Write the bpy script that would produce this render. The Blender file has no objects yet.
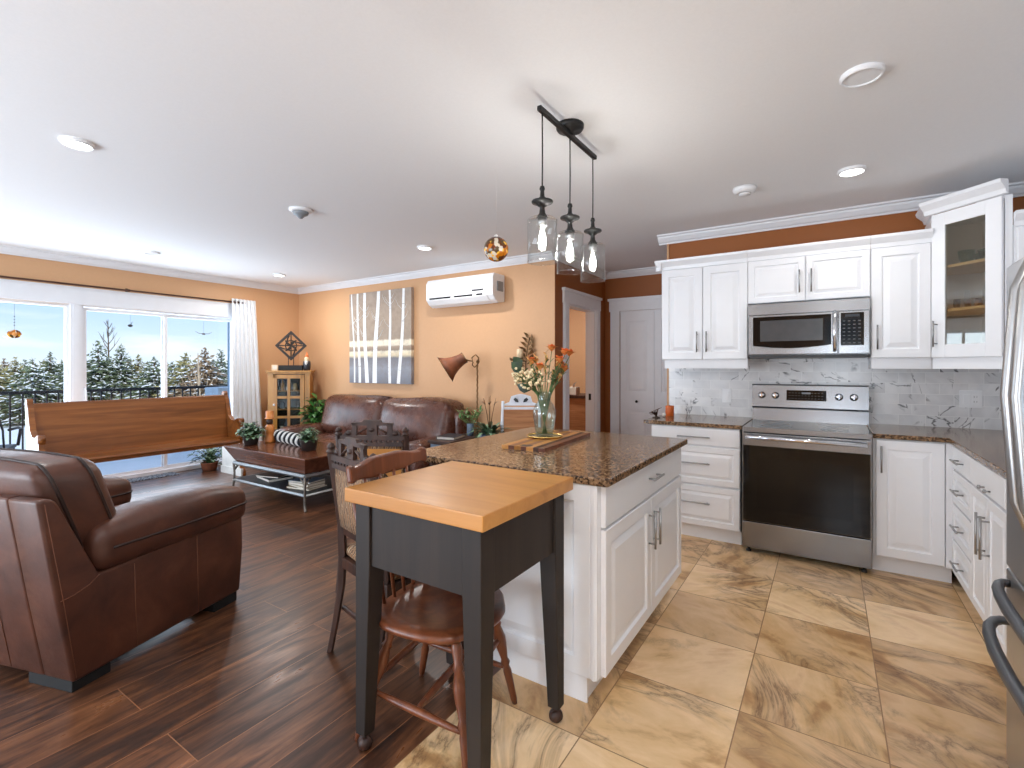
import bpy, bmesh, math, random
from mathutils import Vector, Matrix
R = math.radians
scene = bpy.context.scene
COL = scene.collection

# ------------------------------------------------------------------ camera, world, sun, large lights, exposure
cam_d = bpy.data.cameras.new('camera'); cam = bpy.data.objects.new('camera', cam_d); COL.objects.link(cam)
cam.location = (0, 0, 1.335); cam.rotation_euler = (R(90), 0, R(33.0))
cam_d.sensor_width = 36.0; cam_d.lens = 487.0 / 1024 * 36.0; cam_d.shift_y = -17.0 / 1024
cam_d.clip_start = 0.02; cam_d.clip_end = 400
scene.camera = cam

scene.view_settings.view_transform = 'Standard'
scene.view_settings.look = 'None'
scene.view_settings.gamma = 1.0
scene.view_settings.use_curve_mapping = False
scene.view_settings.exposure = 0.36
scene.cycles.use_denoising = True
scene.cycles.max_bounces = 9
scene.cycles.diffuse_bounces = 5
scene.cycles.glossy_bounces = 5
scene.cycles.transmission_bounces = 8
scene.cycles.transparent_max_bounces = 16
scene.cycles.sample_clamp_indirect = 5.0
scene.cycles.caustics_reflective = False
scene.cycles.caustics_refractive = False

world = bpy.data.worlds.new('sky'); scene.world = world; world.use_nodes = True
def build_world():
    nt = world.node_tree; nt.nodes.clear()
    N = nt.nodes.new; L = nt.links.new
    out = N('ShaderNodeOutputWorld'); bg = N('ShaderNodeBackground')
    tc = N('ShaderNodeTexCoord'); sep = N('ShaderNodeSeparateXYZ')
    L(tc.outputs['Generated'], sep.inputs[0])
    ramp = N('ShaderNodeValToRGB'); L(sep.outputs['Z'], ramp.inputs[0])
    e = ramp.color_ramp.elements
    e[0].position = 0.0; e[0].color = (0.76, 0.86, 0.95, 1)
    e[1].position = 0.45; e[1].color = (0.28, 0.47, 0.78, 1)
    m = e.new(0.05); m.color = (0.62, 0.77, 0.95, 1)
    m = e.new(0.14); m.color = (0.36, 0.58, 0.91, 1)
    mp = N('ShaderNodeMapping'); mp.inputs['Scale'].default_value = (3.0, 3.0, 15.0)
    L(tc.outputs['Generated'], mp.inputs[0])
    nz = N('ShaderNodeTexNoise'); nz.inputs['Scale'].default_value = 1.6; nz.inputs['Detail'].default_value = 6
    L(mp.outputs[0], nz.inputs['Vector'])
    cr = N('ShaderNodeValToRGB'); cr.color_ramp.elements[0].position = 0.50; cr.color_ramp.elements[1].position = 0.68
    cr.color_ramp.elements[1].color = (0.8, 0.8, 0.8, 1)
    L(nz.outputs[0], cr.inputs[0])
    mix = N('ShaderNodeMixRGB'); L(cr.outputs[0], mix.inputs[0]); L(ramp.outputs[0], mix.inputs[1])
    mix.inputs[2].default_value = (0.93, 0.95, 0.98, 1)
    L(mix.outputs[0], bg.inputs['Color']); bg.inputs['Strength'].default_value = 1.0
    L(bg.outputs[0], out.inputs['Surface'])
build_world()

def light(name, kind, loc, rot, energy, color=(1, 1, 1), size=None, size_y=None, **kw):
    d = bpy.data.lights.new(name, kind); o = bpy.data.objects.new(name, d); COL.objects.link(o)
    o.location = loc; o.rotation_euler = rot; d.energy = energy; d.color = color
    if kind == 'AREA':
        if size_y is not None: d.shape = 'RECTANGLE'; d.size = size; d.size_y = size_y
        elif size is not None: d.shape = 'DISK'; d.size = size
    for k, v in kw.items(): setattr(d, k, v)
    return o
# low winter sun from behind the house
light('sun', 'SUN', (10, -5, 12), (R(58), 0, R(70)), 2.6, (1.0, 0.95, 0.86), angle=R(0.6))
# daylight (sky and snow glow) through the patio door and the kitchen window behind the camera, plus added fill
DAY = (0.78, 0.89, 1.0)
light('daylight_patio', 'AREA', (-7.22, 1.95, 1.10), (0, R(-118), 0), 84, DAY, 2.0, 3.3)
light('front_fill', 'AREA', (-4.1, -2.75, 0.95), (R(128), 0, 0), 210, DAY, 4.2, 2.0)  # added fill aimed up at the ceiling, from an invented opening
light('daylight_kitchen_window', 'AREA', (.22, -2.75, 1.35), (R(150), 0, 0), 52, DAY, .55, 1.5)

# ------------------------------------------------------------------ mesh building helpers
class MB:
    """collects simple solids; every solid can carry a material slot"""
    def __init__(self): self.v = []; self.f = []; self.m = []; self.s = []
    def add(self, vs, fs, mat=0, smooth=False, M=None):
        o = len(self.v)
        if M is not None: vs = [M @ Vector(p) for p in vs]
        self.v += [tuple(p) for p in vs]
        for f in fs: self.f.append([i + o for i in f]); self.m.append(mat); self.s.append(smooth)
        return self
    def box(self, x0, y0, z0, x1, y1, z1, mat=0, M=None, bev=0.0):
        if bev > 0:
            bm = bmesh.new(); bmesh.ops.create_cube(bm, size=1.0)
            for v in bm.verts:
                v.co = Vector(((x0 + x1) / 2 + v.co.x * (x1 - x0), (y0 + y1) / 2 + v.co.y * (y1 - y0), (z0 + z1) / 2 + v.co.z * (z1 - z0)))
            bmesh.ops.bevel(bm, geom=bm.edges[:], offset=bev, segments=2, profile=0.6, affect='EDGES', clamp_overlap=True)
            self.bm(bm, mat, False, M); return self
        vs = [(x0, y0, z0), (x1, y0, z0), (x1, y1, z0), (x0, y1, z0), (x0, y0, z1), (x1, y0, z1), (x1, y1, z1), (x0, y1, z1)]
        fs = [(0, 3, 2, 1), (4, 5, 6, 7), (0, 1, 5, 4), (1, 2, 6, 5), (2, 3, 7, 6), (3, 0, 4, 7)]
        return self.add(vs, fs, mat, False, M)
    def bm(self, bm, mat=0, smooth=False, M=None):
        bm.verts.ensure_lookup_table(); bm.verts.index_update()
        self.add([v.co.copy() for v in bm.verts], [[v.index for v in f.verts] for f in bm.faces], mat, smooth, M); bm.free()
        return self
    def lathe(self, prof, n=20, mat=0, M=None, smooth=True, cap=True):
        vs = []; fs = []
        for r, z in prof:
            for i in range(n):
                a = 2 * math.pi * i / n; vs.append((r * math.cos(a), r * math.sin(a), z))
        for k in range(len(prof) - 1):
            for i in range(n):
                j = (i + 1) % n
                fs.append((k * n + i, k * n + j, (k + 1) * n + j, (k + 1) * n + i))
        if cap:
            if prof[0][0] > 1e-5: fs.append(tuple(range(n - 1, -1, -1)))
            if prof[-1][0] > 1e-5: fs.append(tuple(range((len(prof) - 1) * n, len(prof) * n)))
        return self.add(vs, fs, mat, smooth, M)
    def tube(self, pts, rad, n=8, mat=0, M=None, smooth=True, flat=1.0):
        """swept round (or flattened) section along a path; rad may be a list"""
        pts = [Vector(p) for p in pts]; k = len(pts)
        rr = rad if isinstance(rad, (list, tuple)) else [rad] * k
        vs = []; fs = []; up = None
        for i in range(k):
            t = (pts[min(i + 1, k - 1)] - pts[max(i - 1, 0)]).normalized()
            if up is None:
                up = Vector((0, 0, 1)) if abs(t.z) < 0.9 else Vector((1, 0, 0))
            s = t.cross(up)
            if s.length < 1e-6: s = t.orthogonal()
            s.normalize(); u = s.cross(t).normalized(); up = u
            for j in range(n):
                a = 2 * math.pi * j / n
                vs.append(pts[i] + s * (math.cos(a) * rr[i]) + u * (math.sin(a) * rr[i] * flat))
        for i in range(k - 1):
            for j in range(n):
                q = (j + 1) % n
                fs.append((i * n + j, i * n + q, (i + 1) * n + q, (i + 1) * n + j))
        fs.append(tuple(range(n - 1, -1, -1))); fs.append(tuple(range((k - 1) * n, k * n)))
        return self.add(vs, fs, mat, smooth, M)
    def cyl(self, p0, p1, r, r1=None, n=14, mat=0, M=None, smooth=True):
        return self.tube([p0, p1], [r, r if r1 is None else r1], n, mat, M, smooth)
    def prism(self, poly, axis, a0, a1, mat=0, M=None, smooth=False):
        """poly = outline in the two other axes, extruded along axis from a0 to a1"""
        n = len(poly); vs = []
        for a in (a0, a1):
            for p, q in poly:
                vs.append({'x': (a, p, q), 'y': (p, a, q), 'z': (p, q, a)}[axis])
        fs = [tuple(range(n - 1, -1, -1)), tuple(range(n, 2 * n))]
        for i in range(n): j = (i + 1) % n; fs.append((i, j, n + j, n + i))
        return self.add(vs, fs, mat, smooth, M)
    def rings(self, x0, z0, x1, z1, prof, back, mat=0, M=None):
        """panel in the xz plane facing -y: prof = [(inset, y)...] outside to inside, back = y of the rear face"""
        pr = [(0.0, back)] + list(prof); vs = []; fs = []
        for ins, y in pr:
            vs += [(x0 + ins, y, z0 + ins), (x1 - ins, y, z0 + ins), (x1 - ins, y, z1 - ins), (x0 + ins, y, z1 - ins)]
        for k in range(len(pr) - 1):
            for i in range(4):
                j = (i + 1) % 4; fs.append((k * 4 + i, k * 4 + j, k * 4 + 4 + j, k * 4 + 4 + i))
        e = (len(pr) - 1) * 4; fs.append((e, e + 1, e + 2, e + 3)); fs.append((3, 2, 1, 0))
        return self.add(vs, fs, mat, False, M)
    def sphere(self, c, r, n=14, mat=0, M=None, sz=(1, 1, 1)):
        k = max(5, n // 2); prof = []
        vs = []; fs = []
        vs.append((c[0], c[1], c[2] - r * sz[2]))
        for i in range(1, k):
            t = -math.pi / 2 + math.pi * i / k
            for j in range(n):
                a = 2 * math.pi * j / n
                vs.append((c[0] + r * sz[0] * math.cos(t) * math.cos(a), c[1] + r * sz[1] * math.cos(t) * math.sin(a), c[2] + r * sz[2] * math.sin(t)))
        vs.append((c[0], c[1], c[2] + r * sz[2])); e = len(vs) - 1
        for j in range(n): fs.append((0, 1 + (j + 1) % n, 1 + j))
        for i in range(k - 2):
            for j in range(n):
                q = (j + 1) % n; fs.append((1 + i * n + j, 1 + i * n + q, 1 + (i + 1) * n + q, 1 + (i + 1) * n + j))
        for j in range(n): fs.append((1 + (k - 2) * n + j, 1 + (k - 2) * n + (j + 1) % n, e))
        return self.add(vs, fs, mat, True, M)
    def leaf(self, base, direction, length, width, mat=0, bend=0.25, M=None, side=None):
        """a folded pointed leaf of three quads"""
        b = Vector(base); d = Vector(direction).normalized()
        s = d.cross(Vector((0, 0, 1))) if side is None else Vector(side)
        if s.length < 1e-3: s = Vector((1, 0, 0))
        s = (s - d * s.dot(d)).normalized(); u = s.cross(d).normalized()
        p = []
        for t, w, dz in ((0, 0.12, 0), (0.35, 1, 0.06), (0.7, 0.8, 0), (1, 0.05, -bend)):
            c = b + d * (length * t) + u * (length * dz) 
            p += [c - s * (width * w / 2) + u * (0.08 * width * w), c, c + s * (width * w / 2) + u * (0.08 * width * w)]
        fs = []
        for i in range(3):
            for j in range(2): fs.append((i * 3 + j, i * 3 + j + 1, i * 3 + 4 + j, i * 3 + 3 + j))
        return self.add(p, fs, mat, True, M)
    def obj(self, name, mats, parent=None, loc=None, sub=0, bevel=0.0, rot=None, recalc=True):
        me = bpy.data.meshes.new(name); me.from_pydata(self.v, [], self.f)
        if not isinstance(mats, (list, tuple)): mats = [mats]
        for m in mats: me.materials.append(m)
        me.polygons.foreach_set('material_index', self.m); me.polygons.foreach_set('use_smooth', self.s)
        me.update()
        if recalc:
            bm = bmesh.new(); bm.from_mesh(me); bmesh.ops.recalc_face_normals(bm, faces=bm.faces[:]); bm.to_mesh(me); bm.free()
        o = bpy.data.objects.new(name, me); COL.objects.link(o)
        if parent is not None: o.parent = parent
        if loc is not None: o.location = loc
        if rot is not None: o.rotation_euler = rot
        if bevel > 0:
            b = o.modifiers.new('bevel', 'BEVEL'); b.width = bevel; b.segments = 2; b.limit_method = 'ANGLE'; b.angle_limit = R(40)
        if sub:
            s = o.modifiers.new('subsurf', 'SUBSURF'); s.levels = sub; s.render_levels = sub
        return o

def tag(o, label=None, cat=None, group=None, kind=None):
    if label: o['label'] = label
    if cat: o['category'] = cat
    if group: o['group'] = group
    if kind: o['kind'] = kind
    return o
def thing(name, label, cat, loc=(0, 0, 0), rz=0.0, group=None):
    o = bpy.data.objects.new(name, None); COL.objects.link(o); o.location = loc; o.rotation_euler = (0, 0, rz)
    o.empty_display_size = 0.05
    return tag(o, label, cat, group)
def struct(o, label=None): return tag(o, label, None, None, 'structure')
def copy_tree(o, parent=None):
    c = o.copy(); COL.objects.link(c)
    if parent is not None: c.parent = parent
    for ch in list(o.children): copy_tree(ch, c)
    return c
def T(x=0, y=0, z=0, rx=0, ry=0, rz=0):
    return Matrix.Translation((x, y, z)) @ Matrix.Rotation(rz, 4, 'Z') @ Matrix.Rotation(ry, 4, 'Y') @ Matrix.Rotation(rx, 4, 'X')
def blob(name, mats, parent, x0, y0, z0, x1, y1, z1, bev=0.05, sub=2, taper=None, puff=0.0, M=None, seg=(2, 2, 2)):
    """soft cushion: a subdivided box with rounded edges"""
    nx, ny, nz = seg
    bm = bmesh.new(); bmesh.ops.create_cube(bm, size=1.0)
    for v in bm.verts:
        v.co = Vector(((x0 + x1) / 2 + v.co.x * (x1 - x0), (y0 + y1) / 2 + v.co.y * (y1 - y0), (z0 + z1) / 2 + v.co.z * (z1 - z0)))
    bmesh.ops.bevel(bm, geom=bm.edges[:], offset=bev, segments=3, profile=0.5, affect='EDGES', clamp_overlap=True)
    bmesh.ops.subdivide_edges(bm, edges=[e for e in bm.edges if e.calc_length() > bev * 1.6], cuts=3, use_grid_fill=True)
    if puff:
        c = Vector(((x0 + x1) / 2, (y0 + y1) / 2, (z0 + z1) / 2)); h = Vector(((x1 - x0) / 2, (y1 - y0) / 2, (z1 - z0) / 2))
        for v in bm.verts:
            q = [(v.co[i] - c[i]) / h[i] for i in range(3)]
            for i in range(3):
                j, k = [a for a in range(3) if a != i]
                if abs(q[i]) > 0.9:
                    v.co[i] += puff * math.copysign(1, q[i]) * (1 - q[j] ** 2) * (1 - q[k] ** 2)
    if taper:
        for v in bm.verts: v.co = Vector(taper(v.co.x, v.co.y, v.co.z))
    mb = MB(); mb.bm(bm, 0, True, M)
    return mb.obj(name, mats, parent)
# ------------------------------------------------------------------ materials
def srgb(r, g, b):
    f = lambda c: (c / 255 / 12.92) if c / 255 <= 0.04045 else ((c / 255 + 0.055) / 1.055) ** 2.4
    return (f(r), f(g), f(b), 1.0)
class NT:
    def __init__(self, name):
        self.mat = bpy.data.materials.new(name); self.mat.use_nodes = True
        self.nt = self.mat.node_tree; self.nt.nodes.clear()
        self.out = self.n('ShaderNodeOutputMaterial'); self.b = self.n('ShaderNodeBsdfPrincipled')
        self.l(self.b.outputs[0], self.out.inputs[0])
    def n(self, t, **kw):
        x = self.nt.nodes.new(t)
        for k, v in kw.items(): setattr(x, k, v)
        return x
    def l(self, a, b): self.nt.links.new(a, b)
    def co(self, scale=(1, 1, 1), rot=(0, 0, 0), loc=(0, 0, 0), kind='Object'):
        t = self.n('ShaderNodeTexCoord'); m = self.n('ShaderNodeMapping')
        m.inputs['Scale'].default_value = scale; m.inputs['Rotation'].default_value = rot; m.inputs['Location'].default_value = loc
        self.l(t.outputs[kind], m.inputs[0]); return m.outputs[0]
    def noise(self, co, scale=5, detail=4, rough=0.55, dist=0.0):
        x = self.n('ShaderNodeTexNoise'); x.inputs['Scale'].default_value = scale; x.inputs['Detail'].default_value = detail
        x.inputs['Roughness'].default_value = rough; x.inputs['Distortion'].default_value = dist
        if co is not None: self.l(co, x.inputs['Vector'])
        return x.outputs['Fac']
    def ramp(self, fac, stops, interp='LINEAR'):
        x = self.n('ShaderNodeValToRGB'); x.color_ramp.interpolation = interp
        el = x.color_ramp.elements
        while len(el) < len(stops): el.new(0.5)
        for e, (p, c) in zip(el, stops): e.position = p; e.color = c if len(c) == 4 else (*c, 1)
        self.l(fac, x.inputs[0]); return x.outputs[0]
    def mix(self, fac, a, b, mode='MIX'):
        x = self.n('ShaderNodeMixRGB', blend_type=mode)
        for i, v in enumerate((fac, a, b)):
            if hasattr(v, 'node'): self.l(v, x.inputs[i])
            elif isinstance(v, (int, float)): x.inputs[i].default_value = v if i == 0 else (v, v, v, 1)
            else: x.inputs[i].default_value = v
        return x.outputs[0]
    def math(self, op, a, b=0.0):
        x = self.n('ShaderNodeMath', operation=op)
        for i, v in enumerate((a, b)):
            if hasattr(v, 'node'): self.l(v, x.inputs[i])
            else: x.inputs[i].default_value = v
        return x.outputs[0]
    def bump(self, h, strength=0.2, dist=0.01):
        x = self.n('ShaderNodeBump'); x.inputs['Strength'].default_value = strength; x.inputs['Distance'].default_value = dist
        self.l(h, x.inputs['Height']); self.l(x.outputs[0], self.b.inputs['Normal'])
    def set(self, color=None, rough=None, metal=None, **kw):
        B = self.b
        if color is not None:
            if hasattr(color, 'node'): self.l(color, B.inputs['Base Color'])
            else: B.inputs['Base Color'].default_value = color
        if rough is not None:
            if hasattr(rough, 'node'): self.l(rough, B.inputs['Roughness'])
            else: B.inputs['Roughness'].default_value = rough
        if metal is not None: B.inputs['Metallic'].default_value = metal
        for k, v in kw.items():
            k = k.replace('_', ' ')
            if k in B.inputs: B.inputs[k].default_value = v
        return self
def plain(name, rgb, rough=0.5, metal=0.0, var=0.06, scale=12, bump=0.0, **kw):
    t = NT(name); c = t.co(); nz = t.noise(c, scale, 3)
    a = srgb(*rgb); d = tuple(x * (1 - var * 2) for x in a[:3]) + (1,); e = tuple(min(1, x * (1 + var)) for x in a[:3]) + (1,)
    t.set(t.ramp(nz, [(0.3, d), (0.7, e)]), rough, metal, **kw)
    if bump: t.bump(nz, bump, 0.004)
    return t.mat
def wood(name, dark, mid, light_, axis='y', scale=1.0, rough=0.4, grain=22, bump=0.08, knots=0.0):
    t = NT(name)
    s = {'x': (1.2, grain, grain), 'y': (grain, 1.2, grain), 'z': (grain, grain, 1.2)}[axis]
    c = t.co(tuple(v * scale for v in s)); c2 = t.co(tuple(v * scale * 0.22 for v in s))
    a = t.noise(c, 1.0, 6, 0.65, 0.6); b = t.noise(c2, 1.0, 4, 0.5, 1.2)
    f = t.mix(0.45, a, b)
    t.set(t.ramp(f, [(0.30, srgb(*dark)), (0.5, srgb(*mid)), (0.72, srgb(*light_))]), rough)
    t.bump(a, bump, 0.002); return t.mat

MAT = {}
MAT['tan'] = plain('tan_orange_paint', (206, 160, 118), 0.55, var=0.01, scale=40, bump=0.02)
MAT['rust'] = plain('rust_orange_paint', (150, 84, 28), 0.55, var=0.01, scale=40, bump=0.02)
MAT['ceil'] = plain('ceiling_white', (240, 240, 241), 0.85, var=0.008, scale=90, bump=0.03)
MAT['trim'] = plain('trim_white', (232, 233, 236), 0.4, var=0.01)
MAT['cab'] = plain('cabinet_white', (240, 241, 244), 0.32, var=0.006)
MAT['dark'] = plain('dark_gap', (20, 20, 20), 0.7)
MAT['steel'] = None
def steel(name, rgb=(138, 139, 141), rough=0.24, axis='x'):
    t = NT(name); s = {'x': (1.0, 60, 260), 'z': (260, 60, 1.0), 'y': (60, 1.0, 260)}[axis]
    nz = t.noise(t.co(s), 2.0, 3)
    t.set(srgb(*rgb), t.ramp(nz, [(0.3, (rough - .02,) * 3), (0.7, (rough + .03,) * 3)]), 1.0)
    return t.mat
MAT['steel'] = steel('brushed_steel'); MAT['steelv'] = steel('brushed_steel_vertical', (196, 198, 201), 0.34, 'z')
MAT['nickel'] = plain('satin_nickel', (168, 168, 168), 0.32, 1.0, 0.03)
MAT['chrome'] = plain('chrome', (225, 225, 228), 0.12, 1.0, 0.02)
MAT['blackglass'] = plain('black_glass', (13, 13, 14), 0.06, 0.0, 0.02, Specular_IOR_Level=0.3)
MAT['blackplastic'] = plain('black_plastic', (22, 22, 23), 0.35)
MAT['bronze'] = plain('dark_bronze', (46, 45, 45), 0.42, 0.6, 0.1)
MAT['keys'] = plain('pale_keys', (92, 92, 94), 0.6)
MAT['white_plastic'] = plain('white_plastic', (240, 241, 243), 0.3, var=0.006)
MAT['grey_plastic'] = plain('grey_plastic', (140, 145, 150), 0.45)

def floor_wood():
    t = NT('floor_wood')
    tc = t.co((1, 1, 1), (0, 0, R(90)), (0, 0, 0))       # u runs along world y, v along world -x
    def brick(scale_w, scale_h, off):
        b = t.n('ShaderNodeTexBrick'); b.offset = off; b.offset_frequency = 2; b.squash = 1.0
        b.inputs['Scale'].default_value = 1.0; b.inputs['Mortar Size'].default_value = 0.0016; b.inputs['Mortar Smooth'].default_value = 0.1
        b.inputs['Brick Width'].default_value = scale_w; b.inputs['Row Height'].default_value = scale_h; b.inputs['Bias'].default_value = 0.0
        b.inputs['Color1'].default_value = (0, 0, 0, 1); b.inputs['Color2'].default_value = (1, 1, 1, 1); b.inputs['Mortar'].default_value = (0.5, 0.5, 0.5, 1)
        m = t.n('ShaderNodeMapping'); m.inputs['Location'].default_value = (0.34, 0.1975, 0); t.l(tc, m.inputs[0]); t.l(m.outputs[0], b.inputs['Vector']); return b
    b = brick(1.22, 0.2275, 0.38)
    # per-plank shift of the grain
    tw = t.co((1, 1, 1)); add = t.n('ShaderNodeVectorMath', operation='MULTIPLY_ADD')
    t.l(b.outputs['Color'], add.inputs[0]); add.inputs[1].default_value = (7.3, 5.1, 3.7); t.l(tw, add.inputs[2])
    m1 = t.n('ShaderNodeMapping'); m1.inputs['Scale'].default_value = (34, 2.2, 1); t.l(add.outputs[0], m1.inputs[0])
    m2 = t.n('ShaderNodeMapping'); m2.inputs['Scale'].default_value = (9, 1.6, 1); t.l(add.outputs[0], m2.inputs[0])
    g1 = t.noise(m1.outputs[0], 1.0, 7, 0.7, 0.4); g2 = t.noise(m2.outputs[0], 1.0, 5, 0.62, 1.6)
    f = t.mix(0.62, g1, g2)
    col = t.ramp(f, [(0.33, srgb(40, 26, 20)), (0.45, srgb(72, 46, 33)), (0.54, srgb(106, 69, 47)), (0.68, srgb(146, 98, 66))])
    tone = t.ramp(b.outputs['Color'], [(0.0, (0.72, 0.72, 0.74, 1)), (1.0, (1.08, 1.04, 1.0, 1))])
    col = t.mix(1.0, col, tone, 'MULTIPLY')
    col = t.mix(b.outputs['Fac'], col, srgb(150, 100, 66))
    rg = t.ramp(g2, [(0.3, (0.38,) * 3), (0.7, (0.27,) * 3)])
    t.set(col, rg, 0.0, Specular_IOR_Level=0.5)
    h = t.mix(0.6, g1, g2); h = t.math('SUBTRACT', h, b.outputs['Fac']); t.bump(h, 0.22, 0.004)
    return t.mat
MAT['floor_wood'] = floor_wood()

def floor_tile():
    t = NT('floor_tile')
    c0 = t.co((1, 1, 1), (0, 0, 0), (0.289, -2.065, 0))
    b = t.n('ShaderNodeTexBrick'); b.offset = 0.0; b.squash = 1.0
    for k, v in (('Scale', 1.0), ('Mortar Size', 0.0022), ('Mortar Smooth', 0.0), ('Brick Width', 0.463), ('Row Height', 0.459), ('Bias', 0.0)): b.inputs[k].default_value = v
    b.inputs['Color1'].default_value = (0, 0, 0, 1); b.inputs['Color2'].default_value = (1, 1, 1, 1)
    t.l(c0, b.inputs['Vector'])
    add = t.n('ShaderNodeVectorMath', operation='MULTIPLY_ADD'); t.l(b.outputs['Color'], add.inputs[0]); add.inputs[1].default_value = (13.1, 9.7, 5.3)
    t.l(t.co(), add.inputs[2])
    rot = t.n('ShaderNodeVectorRotate', rotation_type='Z_AXIS')
    ang = t.math('MULTIPLY', b.outputs['Color'], 5.0); t.l(ang, rot.inputs['Angle']); t.l(add.outputs[0], rot.inputs['Vector'])
    m = t.n('ShaderNodeMapping'); m.inputs['Scale'].default_value = (1.0, 1.9, 1); t.l(rot.outputs[0], m.inputs[0])
    big = t.noise(m.outputs[0], 1.9, 5, 0.55, 0.7); fine = t.noise(m.outputs[0], 9, 6, 0.7, 0.8)
    f = t.mix(0.16, big, fine)
    base = t.ramp(f, [(0.29, srgb(146, 106, 68)), (0.39, srgb(188, 146, 98)), (0.455, srgb(222, 186, 136)), (0.58, srgb(238, 206, 164)), (0.72, srgb(208, 164, 118))])
    v1 = t.noise(m.outputs[0], 1.7, 8, 0.62, 1.2)
    d = t.math('ABSOLUTE', t.math('SUBTRACT', v1, 0.5))
    gate = t.ramp(t.noise(m.outputs[0], 1.3, 2, 0.5), [(0.42, (0, 0, 0, 1)), (0.56, (1, 1, 1, 1))])
    vein = t.ramp(d, [(0.0, (0.8, 0.8, 0.8, 1)), (0.012, (0.42, 0.42, 0.42, 1)), (0.075, (0.0, 0.0, 0.0, 1))])
    vein = t.math('MULTIPLY', vein, gate)
    col = t.mix(vein, base, srgb(112, 80, 56))
    tone = t.ramp(b.outputs['Color'], [(0, (0.82, 0.75, 0.69, 1)), (0.35, (1.0, 0.96, 0.93, 1)), (0.7, (1.12, 1.12, 1.12, 1)), (1, (1.16, 1.19, 1.22, 1))]); col = t.mix(1.0, col, tone, 'MULTIPLY')
    col = t.mix(b.outputs['Fac'], col, srgb(150, 112, 76))
    t.set(col, 0.3); t.bump(t.math('SUBTRACT', 0.0, b.outputs['Fac']), 0.25, 0.003)
    return t.mat
MAT['floor_tile'] = floor_tile()

def granite():
    t = NT('granite'); c = t.co()
    v = t.n('ShaderNodeTexVoronoi'); v.inputs['Scale'].default_value = 120; t.l(c, v.inputs['Vector'])
    nz = t.noise(c, 60, 5, 0.75); big = t.noise(c, 14, 3)
    g = t.n('ShaderNodeSeparateColor'); t.l(v.outputs['Color'], g.inputs[0])
    f = t.mix(0.45, g.outputs[0], nz); f = t.mix(0.15, f, big)
    t.set(t.ramp(f, [(0.22, srgb(26, 21, 18)), (0.38, srgb(70, 52, 38)), (0.5, srgb(122, 94, 68)), (0.66, srgb(164, 132, 100)), (0.8, srgb(84, 62, 46))]), 0.13, Specular_IOR_Level=0.3)
    return t.mat
MAT['granite'] = granite()
def backsplash():
    t = NT('backsplash')
    c = t.co((1, 1, 1), (R(-90), 0, 0), (0.04, 0, 0.90))
    tc = t.n('ShaderNodeTexCoord'); s = t.n('ShaderNodeSeparateXYZ'); cmb = t.n('ShaderNodeCombineXYZ')
    t.l(tc.outputs['Object'], s.inputs[0]); t.l(t.math('ADD', s.outputs[0], s.outputs[1]), cmb.inputs[0]); t.l(t.math('SUBTRACT', s.outputs[2], 0.905), cmb.inputs[1])
    b = t.n('ShaderNodeTexBrick'); b.offset = 0.5
    for k, v in (('Scale', 1.0), ('Mortar Size', 0.0018), ('Mortar Smooth', 0.0), ('Brick Width', 0.155), ('Row Height', 0.078), ('Bias', 0.0)): b.inputs[k].default_value = v
    b.inputs['Color1'].default_value = (0, 0, 0, 1); b.inputs['Color2'].default_value = (1, 1, 1, 1); t.l(cmb.outputs[0], b.inputs['Vector'])
    add = t.n('ShaderNodeVectorMath', operation='MULTIPLY_ADD'); t.l(b.outputs['Color'], add.inputs[0]); add.inputs[1].default_value = (9.1, 4.7, 0); t.l(cmb.outputs[0], add.inputs[2])
    rot = t.n('ShaderNodeVectorRotate', rotation_type='Z_AXIS'); t.l(t.math('MULTIPLY', b.outputs['Color'], 2.4), rot.inputs['Angle']); t.l(add.outputs[0], rot.inputs['Vector'])
    m = t.n('ShaderNodeMapping'); m.inputs['Scale'].default_value = (5, 10, 1); t.l(rot.outputs[0], m.inputs[0])
    v1 = t.noise(m.outputs[0], 0.62, 4, 0.5, 0.8); d = t.math('ABSOLUTE', t.math('SUBTRACT', v1, 0.5))
    gate = t.ramp(t.noise(m.outputs[0], 0.7, 2), [(0.47, (0, 0, 0, 1)), (0.55, (1, 1, 1, 1))])
    vein = t.math('MULTIPLY', t.ramp(d, [(0, (1, 1, 1, 1)), (0.012, (0.55, 0.55, 0.55, 1)), (0.022, (0, 0, 0, 1))]), gate)
    soft = t.noise(m.outputs[0], 0.5, 4)
    base = t.ramp(soft, [(0.35, srgb(212, 212, 214)), (0.65, srgb(236, 236, 237))])
    col = t.mix(vein, base, srgb(96, 96, 99)); col = t.mix(b.outputs['Fac'], col, srgb(238, 238, 238))
    t.set(col, 0.22); t.bump(t.math('SUBTRACT', 0.0, b.outputs['Fac']), 0.2, 0.002)
    return t.mat
MAT['backsplash'] = backsplash()
def leather(name, a, b, c_, rough=0.38):
    t = NT(name); c = t.co(); n1 = t.noise(c, 5, 5, 0.6, 0.5); n2 = t.noise(c, 190, 3, 0.6); n3 = t.noise(c, 14, 4, 0.6, 1.0)
    t.set(t.ramp(n1, [(0.3, srgb(*a)), (0.55, srgb(*b)), (0.75, srgb(*c_))]), t.ramp(n3, [(0.3, (rough - .06,) * 3), (0.7, (rough + .1,) * 3)]))
    t.bump(t.mix(0.55, n3, n2), 0.16, 0.006); return t.mat
MAT['leather'] = leather('brown_leather', (62, 36, 27), (84, 49, 36), (104, 64, 47))
MAT['leather_dark'] = leather('worn_dark_leather', (62, 34, 27), (90, 53, 40), (124, 78, 56), 0.27)
MAT['seam'] = plain('dark_seam', (40, 22, 17), 0.5)
MAT['stitch'] = plain('tan_stitch', (122, 78, 56), 0.6)
MAT['oak'] = wood('oak_pew', (86, 46, 16), (128, 74, 32), (162, 102, 52), 'y', 1.0, 0.32)
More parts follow.
